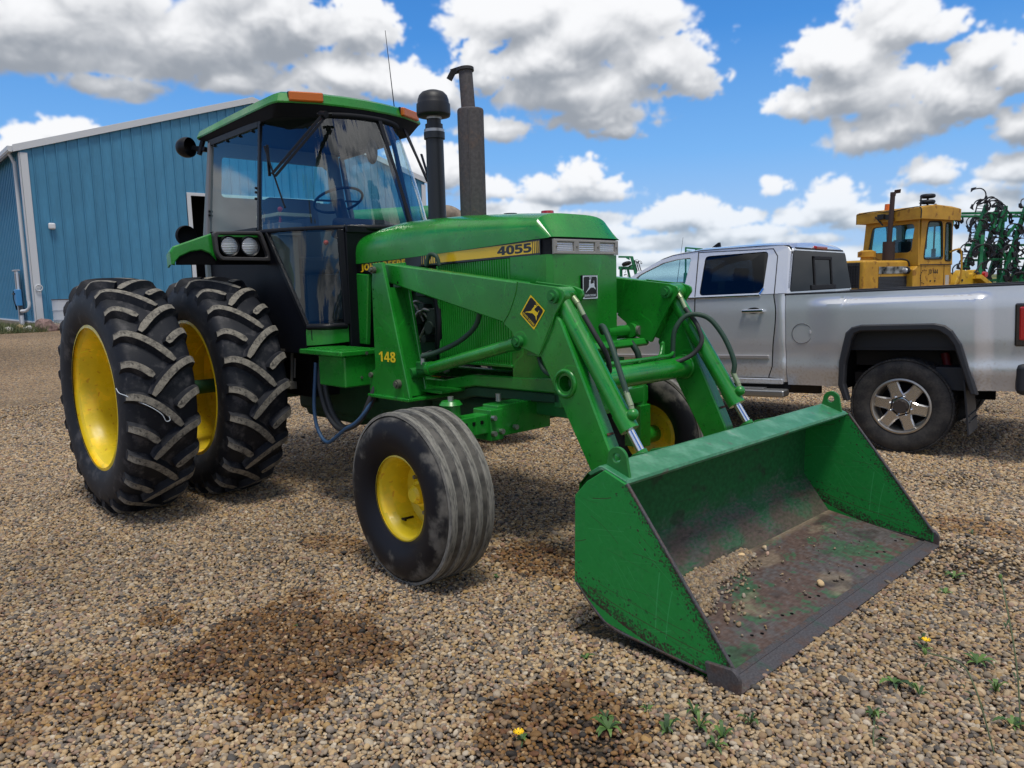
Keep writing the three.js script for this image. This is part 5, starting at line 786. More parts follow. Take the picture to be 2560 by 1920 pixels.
// ================================================================ silver pickup (local x forward from the rear axle, z away from the viewer)
{
  const t = thing('pickup_truck', 'silver crew cab pickup truck parked behind the loader bucket', 'pickup truck', [3.521, 0.012, -3.503]);
  t.rotation.set(0, -3.024, -0.03);
  const silverTex = texture(512, 512, (u, v) => { const n = tfbm(u, v, 5, 4, 2), f = tfbm(u, v, 90, 2, 3); const y = v * 2, d = sstep(0.78, 0.42, y + n * 0.35 + f * 0.4) * 0.45; const k = 0.5 * (1 + f * 0.02 + n * 0.03); return [mix(k, 0.33, d), mix(k, 0.28, d), mix(k, 0.22, d)]; });
  silverTex.repeat.set(0.5, 0.5);
  const paint = M(lin(1.46, 1.50, 1.55), 0.30, { map: silverTex, metalness: 0.5, clearcoat: 0.9, clearcoatRoughness: 0.06 });
  const gap = M(lin(0.01, 0.01, 0.012), 0.9), trim = M(lin(0.022, 0.024, 0.03), 0.55), under = M(lin(0.008, 0.008, 0.009), 0.95, { specularIntensity: 0.3 }), brownish = M(lin(0.06, 0.05, 0.045), 0.9);
  const far = (list) => [].concat(list).map((g) => mir(g).translate(0, 0, 2.03));
  const prof = (y) => 0.05 * sstep(0.78, 0.55, y) + 0.012 * sstep(1.25, 1.44, y) + 0.012 * sstep(1.0, 0.86, y) * sstep(0.7, 0.84, y);
  const wall = (ys, uL, uR, n, zf, yb) => GRID(ys.map((f) => { const row = []; for (let j = 0; j <= n; j++) { const q = j / n; let y = f, u = mix(uL(f), uR(f), q); if (yb) y = mix(yb(u), 1.425, f); row.push([u, y, zf(u, y)]); } return row; }).reverse(), 0.6);
  // bed side with the swollen fender and its arch
  const archPts = [[-0.6, 0.55], [-0.53, 0.77], [-0.455, 0.975], [-0.40, 1.06], [-0.33, 1.10], [-0.295, 1.105], [0.30, 1.10], [0.345, 1.075], [0.385, 1.02], [0.43, 0.80], [0.445, 0.6], [0.45, 0.575]];
  const yb = (u) => { if (u <= -0.6 || u >= 0.45) return 0.575; for (let k = 0; k < archPts.length - 1; k++) if (u <= archPts[k + 1][0]) return mix(archPts[k][1], archPts[k + 1][1], (u - archPts[k][0]) / (archPts[k + 1][0] - archPts[k][0])); return 0.575; };
  const zBed = (u, y) => { const F = sstep(1.375, 1.325, y) * sstep(0.80, 0.46, u) * sstep(-0.72, -0.58, u); return prof(y) - 0.045 * F * mix(0.75, 1, sstep(0.7, 1.2, y)) + 0.004; };
  const f0 = Array.from({ length: 37 }, (_, i) => i / 36);
  const bedSide = wall(f0, () => -0.98, () => 0.965, 190, zBed, yb);
  mesh('bed_side', bedSide, paint, t); mesh('bed_side', far(bedSide), paint, t);
  const rails = [B(1.98, 0.022, 0.07, -0.01, 1.432, 0.05)]; mesh('bed_rail', [...rails, ...far(rails)], trim, t);
  mesh('bed_liner', [B(1.9, 0.5, 0.02, 0, 1.17, 0.12), B(1.9, 0.5, 0.02, 0, 1.17, 1.91), B(1.95, 0.04, 1.8, 0, 0.92, 1.015), B(0.03, 0.55, 1.8, 0.955, 1.17, 1.015)], trim, t);
  mesh('tailgate', B(0.06, 0.52, 1.7, -1.03, 1.165, 1.015, 0, 0, 0, 0.02), paint, t);
  const corner = GRID([0.575, 0.8, 1.0, 1.2, 1.42].map((y) => [[-0.98, y, prof(y) + 0.004], [-1.03, y, prof(y) + 0.02], [-1.055, y, prof(y) + 0.06], [-1.06, y, 0.16]].reverse()).reverse(), 0.8); mesh('bed_corner', [corner, ...far(corner)], paint, t);
  // arch trim
  const outer = [[0.43, 0.46], [0.478, 0.60], [0.468, 0.82], [0.412, 1.07], [0.36, 1.12], [0.28, 1.14], [-0.30, 1.142], [-0.375, 1.125], [-0.43, 1.08], [-0.495, 0.97], [-0.55, 0.77], [-0.615, 0.55]], innerP = [[-0.565, 0.545], [-0.495, 0.78], [-0.44, 0.955], [-0.39, 1.03], [-0.33, 1.075], [-0.28, 1.085], [0.29, 1.08], [0.335, 1.06], [0.365, 1.0], [0.415, 0.79], [0.425, 0.61], [0.385, 0.46]];
  const flare = PL([...outer, ...innerP], -0.062, 0.03, 0.012);
  mesh('arch_trim', [flare, ...far(flare)], trim, t);
  mesh('wheel_well', [B(1.15, 0.04, 0.9, -0.06, 1.12, 0.5), B(0.04, 0.6, 0.8, 0.48, 0.84, 0.46), B(0.04, 0.55, 0.8, -0.62, 0.86, 0.46), B(1.2, 0.75, 0.04, -0.06, 0.8, 0.62)], under, t);
  mesh('chassis_rail', [B(2.4, 0.14, 0.07, 0.0, 0.80, 0.50), B(0.9, 0.016, 0.03, -0.1, 0.915, 0.46), B(3.6, 0.16, 0.07, 2.6, 0.52, 0.5), B(5.4, 0.1, 1.2, 1.8, 0.62, 1.015), CY(V(0, 0.41, 0.15), V(0, 0.41, 1.88), 0.06), new THREE.SphereGeometry(0.17, 20, 14).translate(0, 0.41, 1.0)], brownish, t);
  mesh('shock_absorber', [CY(V(-0.36, 0.60, 0.38), V(-0.30, 0.86, 0.38), 0.035)], M(lin(0.25, 0.015, 0.02), 0.5), t);
  mesh('mud_flap', [B(0.016, 0.46, 0.42, -0.53, 0.43, 0.20, 0, 0, -0.08, 0.004), B(0.02, 0.014, 0.38, -0.545, 0.36, 0.20), B(0.02, 0.014, 0.38, -0.55, 0.31, 0.20), B(0.3, 0.2, 0.2, -0.43, 0.66, 0.2)], trim, t);
  mesh('tail_lamp', [B(0.16, 0.345, 0.05, -0.935, 1.115, 0.016, 0, 0, 0, 0.02)], M(lin(0.012, 0.01, 0.012), 0.2, { clearcoat: 1 }), t);
  mesh('tail_lens', [B(0.12, 0.27, 0.05, -0.945, 1.125, 0.007, 0, 0, 0, 0.02), B(0.06, 0.27, 0.12, -1.04, 1.125, 0.07)], redLens, t);
  mesh('rear_bumper', [B(0.24, 0.26, 0.2, -0.985, 0.68, 0.08, 0, 0, 0, 0.05), B(0.2, 0.24, 1.9, -1.12, 0.66, 1.015, 0, 0, 0, 0.05)], trim, t);
  // fuel door: a round seam round a flush lid
  mesh('fuel_door', [new THREE.TorusGeometry(0.092, 0.0035, 8, 48).translate(0.815, 1.065, zBed(0.815, 1.065) - 0.001)], M(lin(0.12, 0.12, 0.13), 0.5), t);
  mesh('fuel_door_latch', B(0.014, 0.03, 0.008, 0.738, 1.075, -0.002), M(lin(0.5, 0.5, 0.5), 0.4), t);
  // cab lower wall
  const dL = (y) => (y < 0.78 ? 1.105 + 0.045 * (sstep(0.78, 0.64, y) ** 1.5) : mix(1.105, 1.065, sstep(0.8, 1.28, y))), zCab = (u, y) => prof(y);
  const ys = [0.64, 0.655, 0.70, 0.75, 0.80, 0.83, 0.86, 0.90, 0.96, 1.02, 1.08, 1.14, 1.20, 1.26, 1.30, 1.34, 1.38, 1.41, 1.44];
  const rearDoor = wall(ys, (y) => dL(y) + (y > 1.28 ? 0.02 * sstep(1.28, 1.44, y) : 0), (y) => 1.885 + 0.02 * sstep(0.8, 0.6, y), 24, zCab);
  mesh('rear_door', rearDoor, paint, t); mesh('rear_door', far(rearDoor), paint, t);
  const frontDoor = wall(ys, () => 1.897, () => 2.95, 24, zCab);
  mesh('front_door', frontDoor, paint, t); mesh('front_door', far(frontDoor), paint, t);
  const pil = GRID([0.60, ...ys.slice(1)].map((y) => { const e = dL(y) - 0.009 + (y > 1.28 ? 0.02 * sstep(1.28, 1.44, y) : 0), z = prof(y); return [[0.952, y, z + 0.12], [0.954, y, z + 0.045], [0.962, y, z + 0.018], [0.982, y, z + 0.002], [1.01, y, z - 0.008], [1.045, y, z - 0.006], [e, y, z + 0.004]]; }).reverse(), 0.9);
  mesh('cab_pillar', pil, paint, t); mesh('cab_pillar', far(pil), paint, t);
  const backing = [B(4.0, 0.95, 0.02, 2.95, 1.0, 0.075), B(3.9, 0.07, 0.06, 2.97, 0.605, 0.06)]; mesh('door_seam', [...backing, ...far(backing)], gap, t);
  const sill = [B(1.95, 0.06, 0.05, 1.98, 0.605, 0.045, 0, 0, 0, 0.02)]; mesh('rocker_panel', [...sill, ...far(sill)], paint, t);
  const mold = [B(0.74, 0.035, 0.02, 1.50, 0.842, 0.0, 0, 0, 0, 0.008), B(0.95, 0.035, 0.02, 2.43, 0.842, 0.0, 0, 0, 0, 0.008)]; mesh('door_moulding', [...mold, ...far(mold)], M(lin(0.45, 0.43, 0.42), 0.4, { metalness: 0.5 }), t);
  const belt = [B(1.72, 0.022, 0.02, 2.07, 1.437, 0.01), BAR(V(1.22, 1.44, 0.012), V(1.185, 1.50, 0.035), 0.02)]; mesh('belt_chrome', [...belt, ...far(belt)], chrome, t);
  const handle = [new RoundedBoxGeometry(0.215, 0.034, 0.02, 3, 0.01).translate(1.275, 1.288, -0.03), B(0.03, 0.03, 0.04, 1.19, 1.288, -0.012), B(0.03, 0.03, 0.04, 1.36, 1.288, -0.012)];
  mesh('door_handle', [...handle, ...handle.map((g) => g.clone().translate(0.85, 0, 0))], chrome, t);
  mesh('handle_recess', [new THREE.SphereGeometry(0.06, 20, 12).scale(1.1, 0.5, 0.12).translate(1.275, 1.292, 0.002)], gap, t);
  const board = [B(1.98, 0.07, 0.16, 1.93, 0.505, -0.06, 0, 0, 0, 0.02), B(1.6, 0.012, 0.1, 1.95, 0.545, -0.06)]; mesh('running_board', [...board, ...far(board)], steel, t);
  // greenhouse
  const shear = (g) => { const o = plain(g), p = o.attributes.position; for (let i = 0; i < p.count; i++) p.setZ(i, p.getZ(i) + (p.getY(i) - 1.44) * 0.435 + 0.014 - 0.05 * Math.max(0, p.getY(i) - 1.80)); o.computeVertexNormals(); return o; };
  const w2 = roundPoly([[1.855, 1.862], [1.855, 1.452], [1.225, 1.452], [1.185, 1.49], [1.185, 1.862]], 0.05), w1 = roundPoly([[2.01, 1.85], [2.045, 1.455], [2.90, 1.455], [2.58, 1.71], [2.33, 1.815], [2.17, 1.842]], 0.03);
  const gh = shear(PL([[0.955, 1.44], [0.975, 1.845], [1.0, 1.885], [1.06, 1.905], [1.25, 1.915], [1.55, 1.922], [1.92, 1.922], [2.12, 1.912], [2.22, 1.895], [2.35, 1.86], [2.5, 1.79], [2.65, 1.72], [2.85, 1.58], [3.06, 1.44]], 0, 0.04, 0.006, [w2, w1]));
  mesh('cab_side_frame', [gh, ...far(gh)], paint, t);
  const seam = shear(PL([[1.888, 1.44], [1.896, 1.44], [1.936, 1.91], [1.928, 1.91]], -0.003, 0.002, 0)), seam2 = shear(PL([[1.072, 1.44], [1.08, 1.44], [1.10, 1.80], [1.15, 1.875], [1.93, 1.898], [1.93, 1.904], [1.146, 1.882], [1.092, 1.804]], -0.003, 0.002, 0));
  mesh('door_seam', [seam, seam2, ...far([seam, seam2])], gap, t);
  const gl2 = shear(PL(w2, 0.012, 0.016, 0)), gl1 = shear(PL(w1, 0.012, 0.016, 0));
  for (const g of [gl2, far(gl2)]) mesh('side_glass', g, darkTint, t); for (const g of [gl1, far(gl1)]) mesh('side_glass', g, tint, t);
  const rim = shear(new THREE.TubeGeometry(new THREE.CatmullRomCurve3(w2.map((q) => V(q[0], q[1], 0.008)), true), 90, 0.008, 6)); mesh('window_seal', [rim, ...far(rim)], gap, t);
  // roof, windscreen, back of the cab
  const roofRow = (u, y, z0, cr) => Array.from({ length: 15 }, (_, i) => { const q = i / 14, z = mix(z0, 2.03 - z0, q); return [u, y + cr * Math.sin(q * Math.PI) ** 0.6, z]; });
  mesh('cab_roof', GRID([roofRow(0.96, 1.83, 0.19, 0.02), roofRow(0.965, 1.87, 0.205, 0.035), roofRow(1.0, 1.90, 0.212, 0.045), roofRow(1.25, 1.917, 0.205, 0.05), roofRow(1.9, 1.924, 0.205, 0.05), roofRow(2.22, 1.897, 0.20, 0.04), roofRow(2.36, 1.86, 0.19, 0.03)], 0.8), paint, t);
  mesh('windscreen', GRID([roofRow(2.36, 1.86, 0.20, 0.03), roofRow(2.72, 1.68, 0.13, 0.02), roofRow(3.08, 1.46, 0.05, 0.0)], 3), tint, t);
  const rw = (pts, hole) => PL(pts, 0, 0.03, 0.005, hole ? [hole] : []).rotateY(-Math.PI / 2).applyMatrix4(new THREE.Matrix4().set(1, 0.05, 0, 0.962 - 0.05 * 1.44, 0, 1, 0, 0, 0, 0, 1, 0, 0, 0, 0, 1));
  const hole = roundPoly([[0.028, 1.455], [2.0, 1.455], [1.835, 1.85], [0.195, 1.85]], 0.04);
  mesh('cab_back', [rw([[0.02, 0.7], [2.01, 0.7], [2.01, 1.44], [1.81, 1.87], [0.22, 1.87], [0.02, 1.44]], hole)], paint, t);
  mesh('rear_glass', [rw(hole)].map((g) => g.translate(-0.004, 0, 0)), M(lin(0.03, 0.04, 0.06), 0.02, { transmission: 1, thickness: 0, ior: 1.5, specularIntensity: 0.4 }), t);
  mesh('slider_frame', [rw([[0.72, 1.50], [0.76, 1.50], [0.76, 1.80], [0.72, 1.80]]), rw([[1.27, 1.50], [1.31, 1.50], [1.31, 1.80], [1.27, 1.80]]), rw([[0.72, 1.765], [1.31, 1.765], [1.31, 1.80], [0.72, 1.80]]), rw([[0.62, 1.462], [1.41, 1.462], [1.41, 1.51], [0.62, 1.51]])].map((g) => g.translate(-0.014, 0, 0)), gap, t);
  mesh('brake_lamp', [B(0.05, 0.035, 0.36, 0.962, 1.888, 1.0, 0, 0, 0.2, 0.012)], redLens, t);
  mesh('roof_aerial', [PL([[2.0, 1.96], [2.14, 1.96], [2.03, 2.03], [2.01, 2.03]], 0.9, 0.93, 0.004)], black, t);
  mesh('whip_aerial', CY(V(3.1, 1.35, 1.9), V(2.95, 2.2, 1.9), 0.004, 0.002, 6), black, t);
  // cab inside
  mesh('seat', [B(0.5, 0.2, 1.4, 1.5, 1.05, 1.015), B(0.16, 0.6, 1.4, 1.18, 1.28, 1.015, 0, 0, 0.15), B(0.5, 0.2, 0.55, 2.4, 1.05, 0.5), B(0.15, 0.6, 0.5, 2.08, 1.3, 0.5, 0, 0, 0.15), B(0.1, 0.18, 0.26, 2.02, 1.66, 0.5, 0, 0, 0.1, 0.04), B(0.15, 0.6, 0.5, 2.08, 1.3, 1.5, 0, 0, 0.15), B(0.1, 0.18, 0.26, 2.02, 1.66, 1.5, 0, 0, 0.1, 0.04), B(2.2, 0.04, 1.8, 2.0, 0.72, 1.015), B(0.3, 0.3, 1.7, 3.0, 1.3, 1.015)], M(lin(0.02, 0.02, 0.022), 0.8), t);
  mesh('headlining', [B(1.3, 0.02, 1.5, 1.6, 1.87, 1.015)], M(lin(0.03, 0.03, 0.032), 0.9), t);
  // front end, mostly hidden by the tractor
  const fArch = (u) => (u > 3.38 && u < 4.42 ? 0.62 + 0.48 * Math.sqrt(Math.max(0, 1 - ((u - 3.9) / 0.53) ** 2)) : 0.6);
  const fs = GRID([0, 0.2, 0.4, 0.6, 0.8, 1].map((q) => Array.from({ length: 61 }, (_, i) => { const u = mix(2.96, 4.88, i / 60), y = mix(fArch(u), 1.32 - 0.05 * sstep(3.2, 4.88, u), q); return [u, y, prof(y) - 0.02 * sstep(3.2, 3.5, u) + 0.12 * sstep(4.5, 4.9, u) ** 2 + 0.03 * sstep(0.7, 1, q)]; })).reverse(), 0.8);
  mesh('front_fender', [fs, ...far(fs)], paint, t);
  mesh('bonnet', [GRID([[2.96, 1.40], [3.2, 1.42], [3.9, 1.40], [4.6, 1.34], [4.88, 1.22]].map(([u, y]) => Array.from({ length: 9 }, (_, i) => [u, y - 0.06 * Math.abs(i / 4 - 1) ** 3, mix(0.06, 1.97, i / 8)])), 0.8)], paint, t);
  mesh('front_grille', [B(0.08, 0.6, 1.7, 4.87, 0.95, 1.015), B(0.2, 0.25, 1.9, 4.9, 0.6, 1.015)], chrome, t);
  mesh('door_mirror', [B(0.12, 0.28, 0.22, 2.85, 1.53, -0.14, 0, 0, 0, 0.04), far(B(0.12, 0.28, 0.22, 2.85, 1.53, -0.14, 0, 0, 0, 0.04))[0]], black, t);
  // wheels
  const tp = [[0.245, 0.115], [0.27, 0.13], [0.33, 0.137], [0.375, 0.132], [0.398, 0.116], [0.406, 0.098], [0.412, 0.05], [0.413, 0]], tyreP = [...tp, ...tp.slice(0, -1).reverse().map(([r, z]) => [r, -z])];
  const tyreG = LZ(tyreP, 96, 0.5), blocks = [];
  for (let k = 0; k < 84; k++) { const a = k / 84 * Math.PI * 2; for (const s of [-1, 1]) { blocks.push(B(0.02, 0.03, 0.05, 0.404, 0, s * 0.098, 0, s * 0.35).rotateZ(a)); } blocks.push(B(0.014, 0.022, 0.06, 0.4105, 0, (k % 2 - 0.5) * 0.075).rotateZ(a)); }
  const tyreMat = M(0xffffff, 0.8, { map: texture(256, 256, (u, v) => { const n = soil(u, v, 4, 6), f = tfbm(u, v, 30, 2, 3), d = clamp(0.35 + n * 0.8 + f * 0.3); return [mix(0.018, 0.075, d), mix(0.018, 0.068, d), mix(0.020, 0.060, d)]; }, true, 2) });
  const alu = M(lin(0.72, 0.72, 0.73), 0.24, { metalness: 1 }), aluDull = M(lin(0.5, 0.46, 0.4), 0.4, { metalness: 0.8 });
  const proto = new THREE.Group(); proto.name = 'wheel';
  mesh('tyre', tyreG, tyreMat, proto); mesh('tread', blocks, tyreMat, proto);
  mesh('rim', [LZ([[0.232, -0.13], [0.246, -0.126], [0.246, -0.118], [0.228, -0.112], [0.214, -0.09], [0.205, 0.02], [0.2, 0.1]], 72, 0.6)], aluDull, proto);
  for (let k = 0; k < 6; k++) { const a = k / 6 * Math.PI * 2 + 0.18; mesh('spoke', [PL([[0.07, -0.062], [0.13, -0.050], [0.222, -0.050], [0.226, 0], [0.222, 0.050], [0.13, 0.050], [0.07, 0.062]], -0.112, -0.07, 0.012).rotateZ(a)], alu, proto); }
  mesh('wheel_disc', [LZ([[0.0, -0.10], [0.085, -0.10], [0.11, -0.088], [0.105, -0.07], [0, -0.06]].reverse(), 48, 0.5)], alu, proto);
  mesh('brake_disc', [CY(V(0, 0, -0.03), V(0, 0, 0.02), 0.19, 0.19, 40)], under, proto);
  mesh('hub_cap', [LZ([[0, -0.15], [0.05, -0.15], [0.062, -0.135], [0.066, -0.10]].reverse(), 32, 0.6), ...Array.from({ length: 8 }, (_, k) => B(0.014, 0.03, 0.012, 0.052, 0, -0.145).rotateZ(k * 0.785))], M(lin(0.045, 0.035, 0.03), 0.6), proto);
  for (let k = 0; k < 8; k++) { const a = k / 8 * Math.PI * 2 + 0.3; mesh('wheel_nut', [CY(V(0.088 * Math.cos(a), 0.088 * Math.sin(a), -0.10), V(0.088 * Math.cos(a), 0.088 * Math.sin(a), -0.125), 0.0125, 0.011, 6), new THREE.SphereGeometry(0.011, 10, 6).translate(0.088 * Math.cos(a), 0.088 * Math.sin(a), -0.125)], chrome, proto); }
  for (const [u, z, flip] of [[-0.02, 0.165, 0], [3.9, 0.165, 0], [-0.02, 1.865, 1], [3.9, 1.865, 1]]) { const w = proto.clone(); w.position.set(u, 0.414, z); if (flip) w.rotation.y = Math.PI; w.rotation.z = u > 1 ? 0.3 : 0; t.add(w); }
}

// ================================================================ yellow wheel loader behind the pickup (local x forward, z its right)
{
  const t = thing('wheel_loader', 'old yellow wheel loader with glazed cab behind the silver pickup', 'wheel loader', [-0.977, 0, -16.833], 1.2899);
  const ochre = texture(512, 512, (u, v) => { const n = soil(u, v, 5, 4), f = tfbm(u, v, 30, 3, 6), s = sstep(0.28, 0.42, tfbm(u, v, 7, 4, 14)); return [mix(0.5, 0.2, s * 0.7) * (1 + n * 0.3), mix(0.5, 0.14, s * 0.7) * (1 + n * 0.35 + f * 0.1), mix(0.5, 0.1, s * 0.6) * (1 + n * 0.3)]; }, true, 0.6);
  const yel = M(lin(1.02, 0.54, 0.042), 0.55, { map: ochre }), yel2 = M(lin(1.2, 0.70, 0.03), 0.5, { map: ochre }), rubberSeal = M(lin(0.012, 0.014, 0.018), 0.6), glass = M(lin(0.60, 0.82, 0.86), 0.03, { transmission: 1, thickness: 0, ior: 1.5 }), rusty = M(lin(0.045, 0.028, 0.026), 0.85), rad = M(lin(0.02, 0.021, 0.024), 0.7);
  const panel = (pts, holes, x) => PL(pts, 0, 0.05, 0.008, holes).rotateY(-Math.PI / 2).translate(x, 0, 0);    // polygon of [z, y] standing across x
  const wr = roundPoly([[-0.64, 2.13], [-0.52, 2.76], [0.55, 2.77], [0.60, 2.70], [0.54, 2.16], [0.46, 2.11]], 0.09), wf = roundPoly([[-0.6, 2.0], [-0.55, 2.76], [0.55, 2.76], [0.6, 2.0]], 0.08);
  const cabWall = [[-0.80, 1.80], [0.74, 1.80], [0.70, 2.90], [-0.70, 2.90]];
  mesh('cab_rear_wall', [panel(cabWall, [wr], -0.66)], yel, t); mesh('cab_front_wall', [panel(cabWall, [wf], 0.58)], yel, t);
  const ws1 = roundPoly([[-0.51, 1.95], [-0.38, 2.81], [0.12, 2.82], [0.20, 1.95]], 0.07), ws2 = roundPoly([[0.29, 1.91], [0.275, 2.79], [0.48, 2.79], [0.53, 1.90]], 0.06), sideW = [[-0.66, 1.80], [0.58, 1.80], [0.56, 2.90], [-0.62, 2.90]];
  mesh('cab_side_wall', PL(sideW, 0.68, 0.73, 0.008, [ws1, ws2]), yel, t); mesh('cab_side_wall', PL(sideW, -0.73, -0.68, 0.008, [ws1, ws2]), yel, t);
  const seal = (pts, put) => put(new THREE.TubeGeometry(new THREE.CatmullRomCurve3(pts.map((q) => V(q[0], q[1], 0)), true), 80, 0.02, 6));
  mesh('window_seal', [seal(ws1, (g) => g.translate(0, 0, 0.728)), seal(ws2, (g) => g.translate(0, 0, 0.728)), seal(ws1, (g) => g.translate(0, 0, -0.728)), seal(wr, (g) => g.rotateY(-Math.PI / 2).translate(-0.664, 0, 0)), seal(wf, (g) => g.rotateY(-Math.PI / 2).translate(0.6, 0, 0))], rubberSeal, t);
  for (const g of [PL(ws1, 0.70, 0.706, 0), PL(ws2, 0.70, 0.706, 0), PL(ws1, -0.706, -0.70, 0), PL(ws2, -0.706, -0.70, 0), panel(wr, [], -0.64).scale(1, 1, 1), panel(wf, [], 0.56)]) mesh('cab_glass', g, glass, t);
  mesh('cab_roof', [GRID([[-0.86, 0.0], [-0.86, 0.25], [-0.80, 0.285], [-0.3, 0.34], [0.3, 0.31], [0.62, 0.27], [0.62, 0.0]].map(([x, dy], i) => [-0.87, -0.84, -0.4, 0, 0.4, 0.84, 0.87].map((z, j) => [x, 2.855 + dy - (j === 0 || j === 6 ? Math.min(dy, 0.12) * (i > 0 && i < 6 ? 0.3 : 0) : 0), z])), 0.5), PL([[-0.86, 2.86], [0.62, 2.84], [0.62, 3.11], [-0.3, 3.18], [-0.80, 3.13], [-0.86, 3.10]], 0.84, 0.875, 0.006), PL([[-0.86, 2.86], [0.62, 2.84], [0.62, 3.11], [-0.3, 3.18], [-0.80, 3.13], [-0.86, 3.10]], -0.875, -0.84, 0.006), B(1.44, 0.03, 1.7, -0.12, 2.875, 0)], yel, t);
  mesh('roof_seam', [TB([[-0.865, 3.10, -0.84], [-0.862, 3.13, -0.4], [-0.862, 3.09, 0.1], [-0.862, 3.13, 0.6], [-0.865, 3.11, 0.85], [-0.865, 2.87, 0.865]], 0.012, 40, 6)], rubberSeal, t);
  mesh('beacon', [CY(V(-0.6, 3.12, -0.2), V(-0.6, 3.3, -0.2), 0.07, 0.06, 20)], M(lin(0.75, 0.15, 0.01), 0.3), t);
  mesh('work_lamp', [B(0.1, 0.12, 0.16, -0.92, 2.96, 0.1), B(0.1, 0.12, 0.16, -0.92, 2.98, -0.12), BAR(V(-0.9, 3.0, -0.3), V(-0.88, 2.78, -0.1), 0.03), BAR(V(-0.9, 2.95, 0.2), V(-0.88, 2.80, 0.12), 0.02)], rubberSeal, t);
  mesh('cab_base', [PL([[-0.86, 1.2], [0.60, 1.2], [0.58, 1.82], [-0.66, 1.82], [-0.86, 1.70]], -0.72, 0.72, 0.02), PL([[-0.62, 1.18], [-0.5, 1.31], [0.5, 1.33], [0.56, 1.2]], 0.70, 0.76, 0.01)], yel, t);
  mesh('base_seam', [B(1.2, 0.02, 0.01, -0.04, 1.815, 0.733), B(0.012, 0.6, 0.01, -0.58, 1.5, 0.722), B(0.012, 0.6, 0.01, 0.29, 1.5, 0.722)], rubberSeal, t);
  const bolts = []; for (let k = 0; k < 9; k++) { const a = 1.2 + k * 0.42; bolts.push(CY(V(-0.45 + 0.15 * Math.cos(a), 1.53 + 0.16 * Math.sin(a), 0.72), V(-0.45 + 0.15 * Math.cos(a), 1.53 + 0.16 * Math.sin(a), 0.735), 0.012, 0.012, 6)); }
  mesh('cover_bolt', [...bolts, CY(V(-0.22, 1.43, 0.72), V(-0.22, 1.43, 0.734), 0.02), CY(V(-0.05, 1.43, 0.72), V(-0.05, 1.43, 0.734), 0.02)], rusty, t);
  const font = await new FontLoader().loadAsync('fonts/droid/droid_sans_bold.typeface.json');
  mesh('side_number', new TextGeometry('JD 444', { font, size: 0.095, depth: 0.003, curveSegments: 4 }).scale(0.92, 1.1, 1).translate(-0.29, 1.6, 0.7205), M(lin(0.03, 0.022, 0.014), 0.7), t);
  mesh('side_decal', B(0.14, 0.28, 0.006, 0.42, 1.42, 0.722, 0, 0, 0, 0.001), M(0xffffff, 0.7, { map: canvasTex(64, 128, (c) => { c.fillStyle = '#b9b4ad'; c.fillRect(0, 0, 64, 128); c.fillStyle = '#39415c'; c.fillRect(8, 10, 48, 34); c.fillRect(8, 56, 22, 20); c.fillRect(36, 60, 20, 8); c.fillStyle = '#b9b4ad'; c.fillRect(20, 14, 8, 26); c.fillStyle = '#8a6a4a'; c.fillRect(8, 90, 44, 24); }) }), t);
  // engine hood
  mesh('hood', [B(1.12, 0.72, 1.1, -1.34, 1.57, 0, 0, 0, 0, 0.06), B(0.52, 0.74, 1.14, -2.12, 1.57, 0, 0, 0, 0, 0.06)], yel, t);
  mesh('hood_edge', TB([[-1.2, 1.94, 0.45], [-0.92, 1.95, 0.5], [-0.80, 1.90, 0.545], [-0.77, 1.78, 0.56]], 0.02, 20, 6), rubberSeal, t);
  mesh('radiator_grille', [B(0.03, 0.62, 0.92, -2.39, 1.58, 0), ...Array.from({ length: 14 }, (_, k) => B(0.02, 0.56, 0.012, -2.412, 1.58, -0.42 + k * 0.065)), ...Array.from({ length: 8 }, (_, k) => B(0.02, 0.012, 0.9, -2.416, 1.33 + k * 0.07, 0))], rad, t);
  mesh('side_trim', B(1.0, 0.165, 0.012, -1.35, 1.705, 0.554, 0, 0, 0, 0.003), M(0xffffff, 0.3, { metalness: 0.7, map: texture(256, 64, (u, v) => { const n = soil(u, v, 5, 4), k = clamp(0.5 + n * 0.9); return [k * 0.62, k * 0.62, k * 0.6]; }, true, 1) }), t);
  const mesh1 = canvasTex(128, 128, (c) => { c.fillStyle = '#15171b'; c.fillRect(0, 0, 128, 128); c.fillStyle = '#575c66'; for (let y = 0; y < 8; y++) for (let x = 0; x < 9; x++) { c.beginPath(); c.arc(x * 16 + (y % 2) * 8, y * 16 + 8, 4.2, 0, 7); c.fill(); } }); mesh1.wrapS = mesh1.wrapT = THREE.RepeatWrapping; mesh1.repeat.set(4, 4);
  mesh('side_vent', B(1.0, 0.34, 0.014, -1.35, 1.39, 0.554, 0, 0, 0, 0.003), M(0xffffff, 0.6, { map: mesh1 }), t);
  mesh('exhaust_muffler', [CY(V(-0.98, 1.90, 0.15), V(-0.98, 2.38, 0.15), 0.135, 0.135, 28)], rusty, t);
  mesh('exhaust_pipe', [CY(V(-0.97, 2.36, 0.15), V(-0.90, 3.48, 0.15), 0.058, 0.054, 20), CY(V(-0.895, 3.45, 0.15), V(-0.89, 3.53, 0.15), 0.062, 0.062, 20), BAR(V(-0.86, 3.54, 0.16), V(-0.72, 3.56, 0.22), 0.09, 0.02)], rusty, t);
  mesh('air_cleaner', [CY(V(-1.43, 1.9, -0.1), V(-1.43, 2.04, -0.1), 0.15, 0.13, 28), CY(V(-1.43, 2.03, -0.1), V(-1.43, 2.16, -0.1), 0.2, 0.2, 32), CY(V(-1.43, 2.16, -0.1), V(-1.43, 2.19, -0.1), 0.18, 0.12, 32)], yel, t);
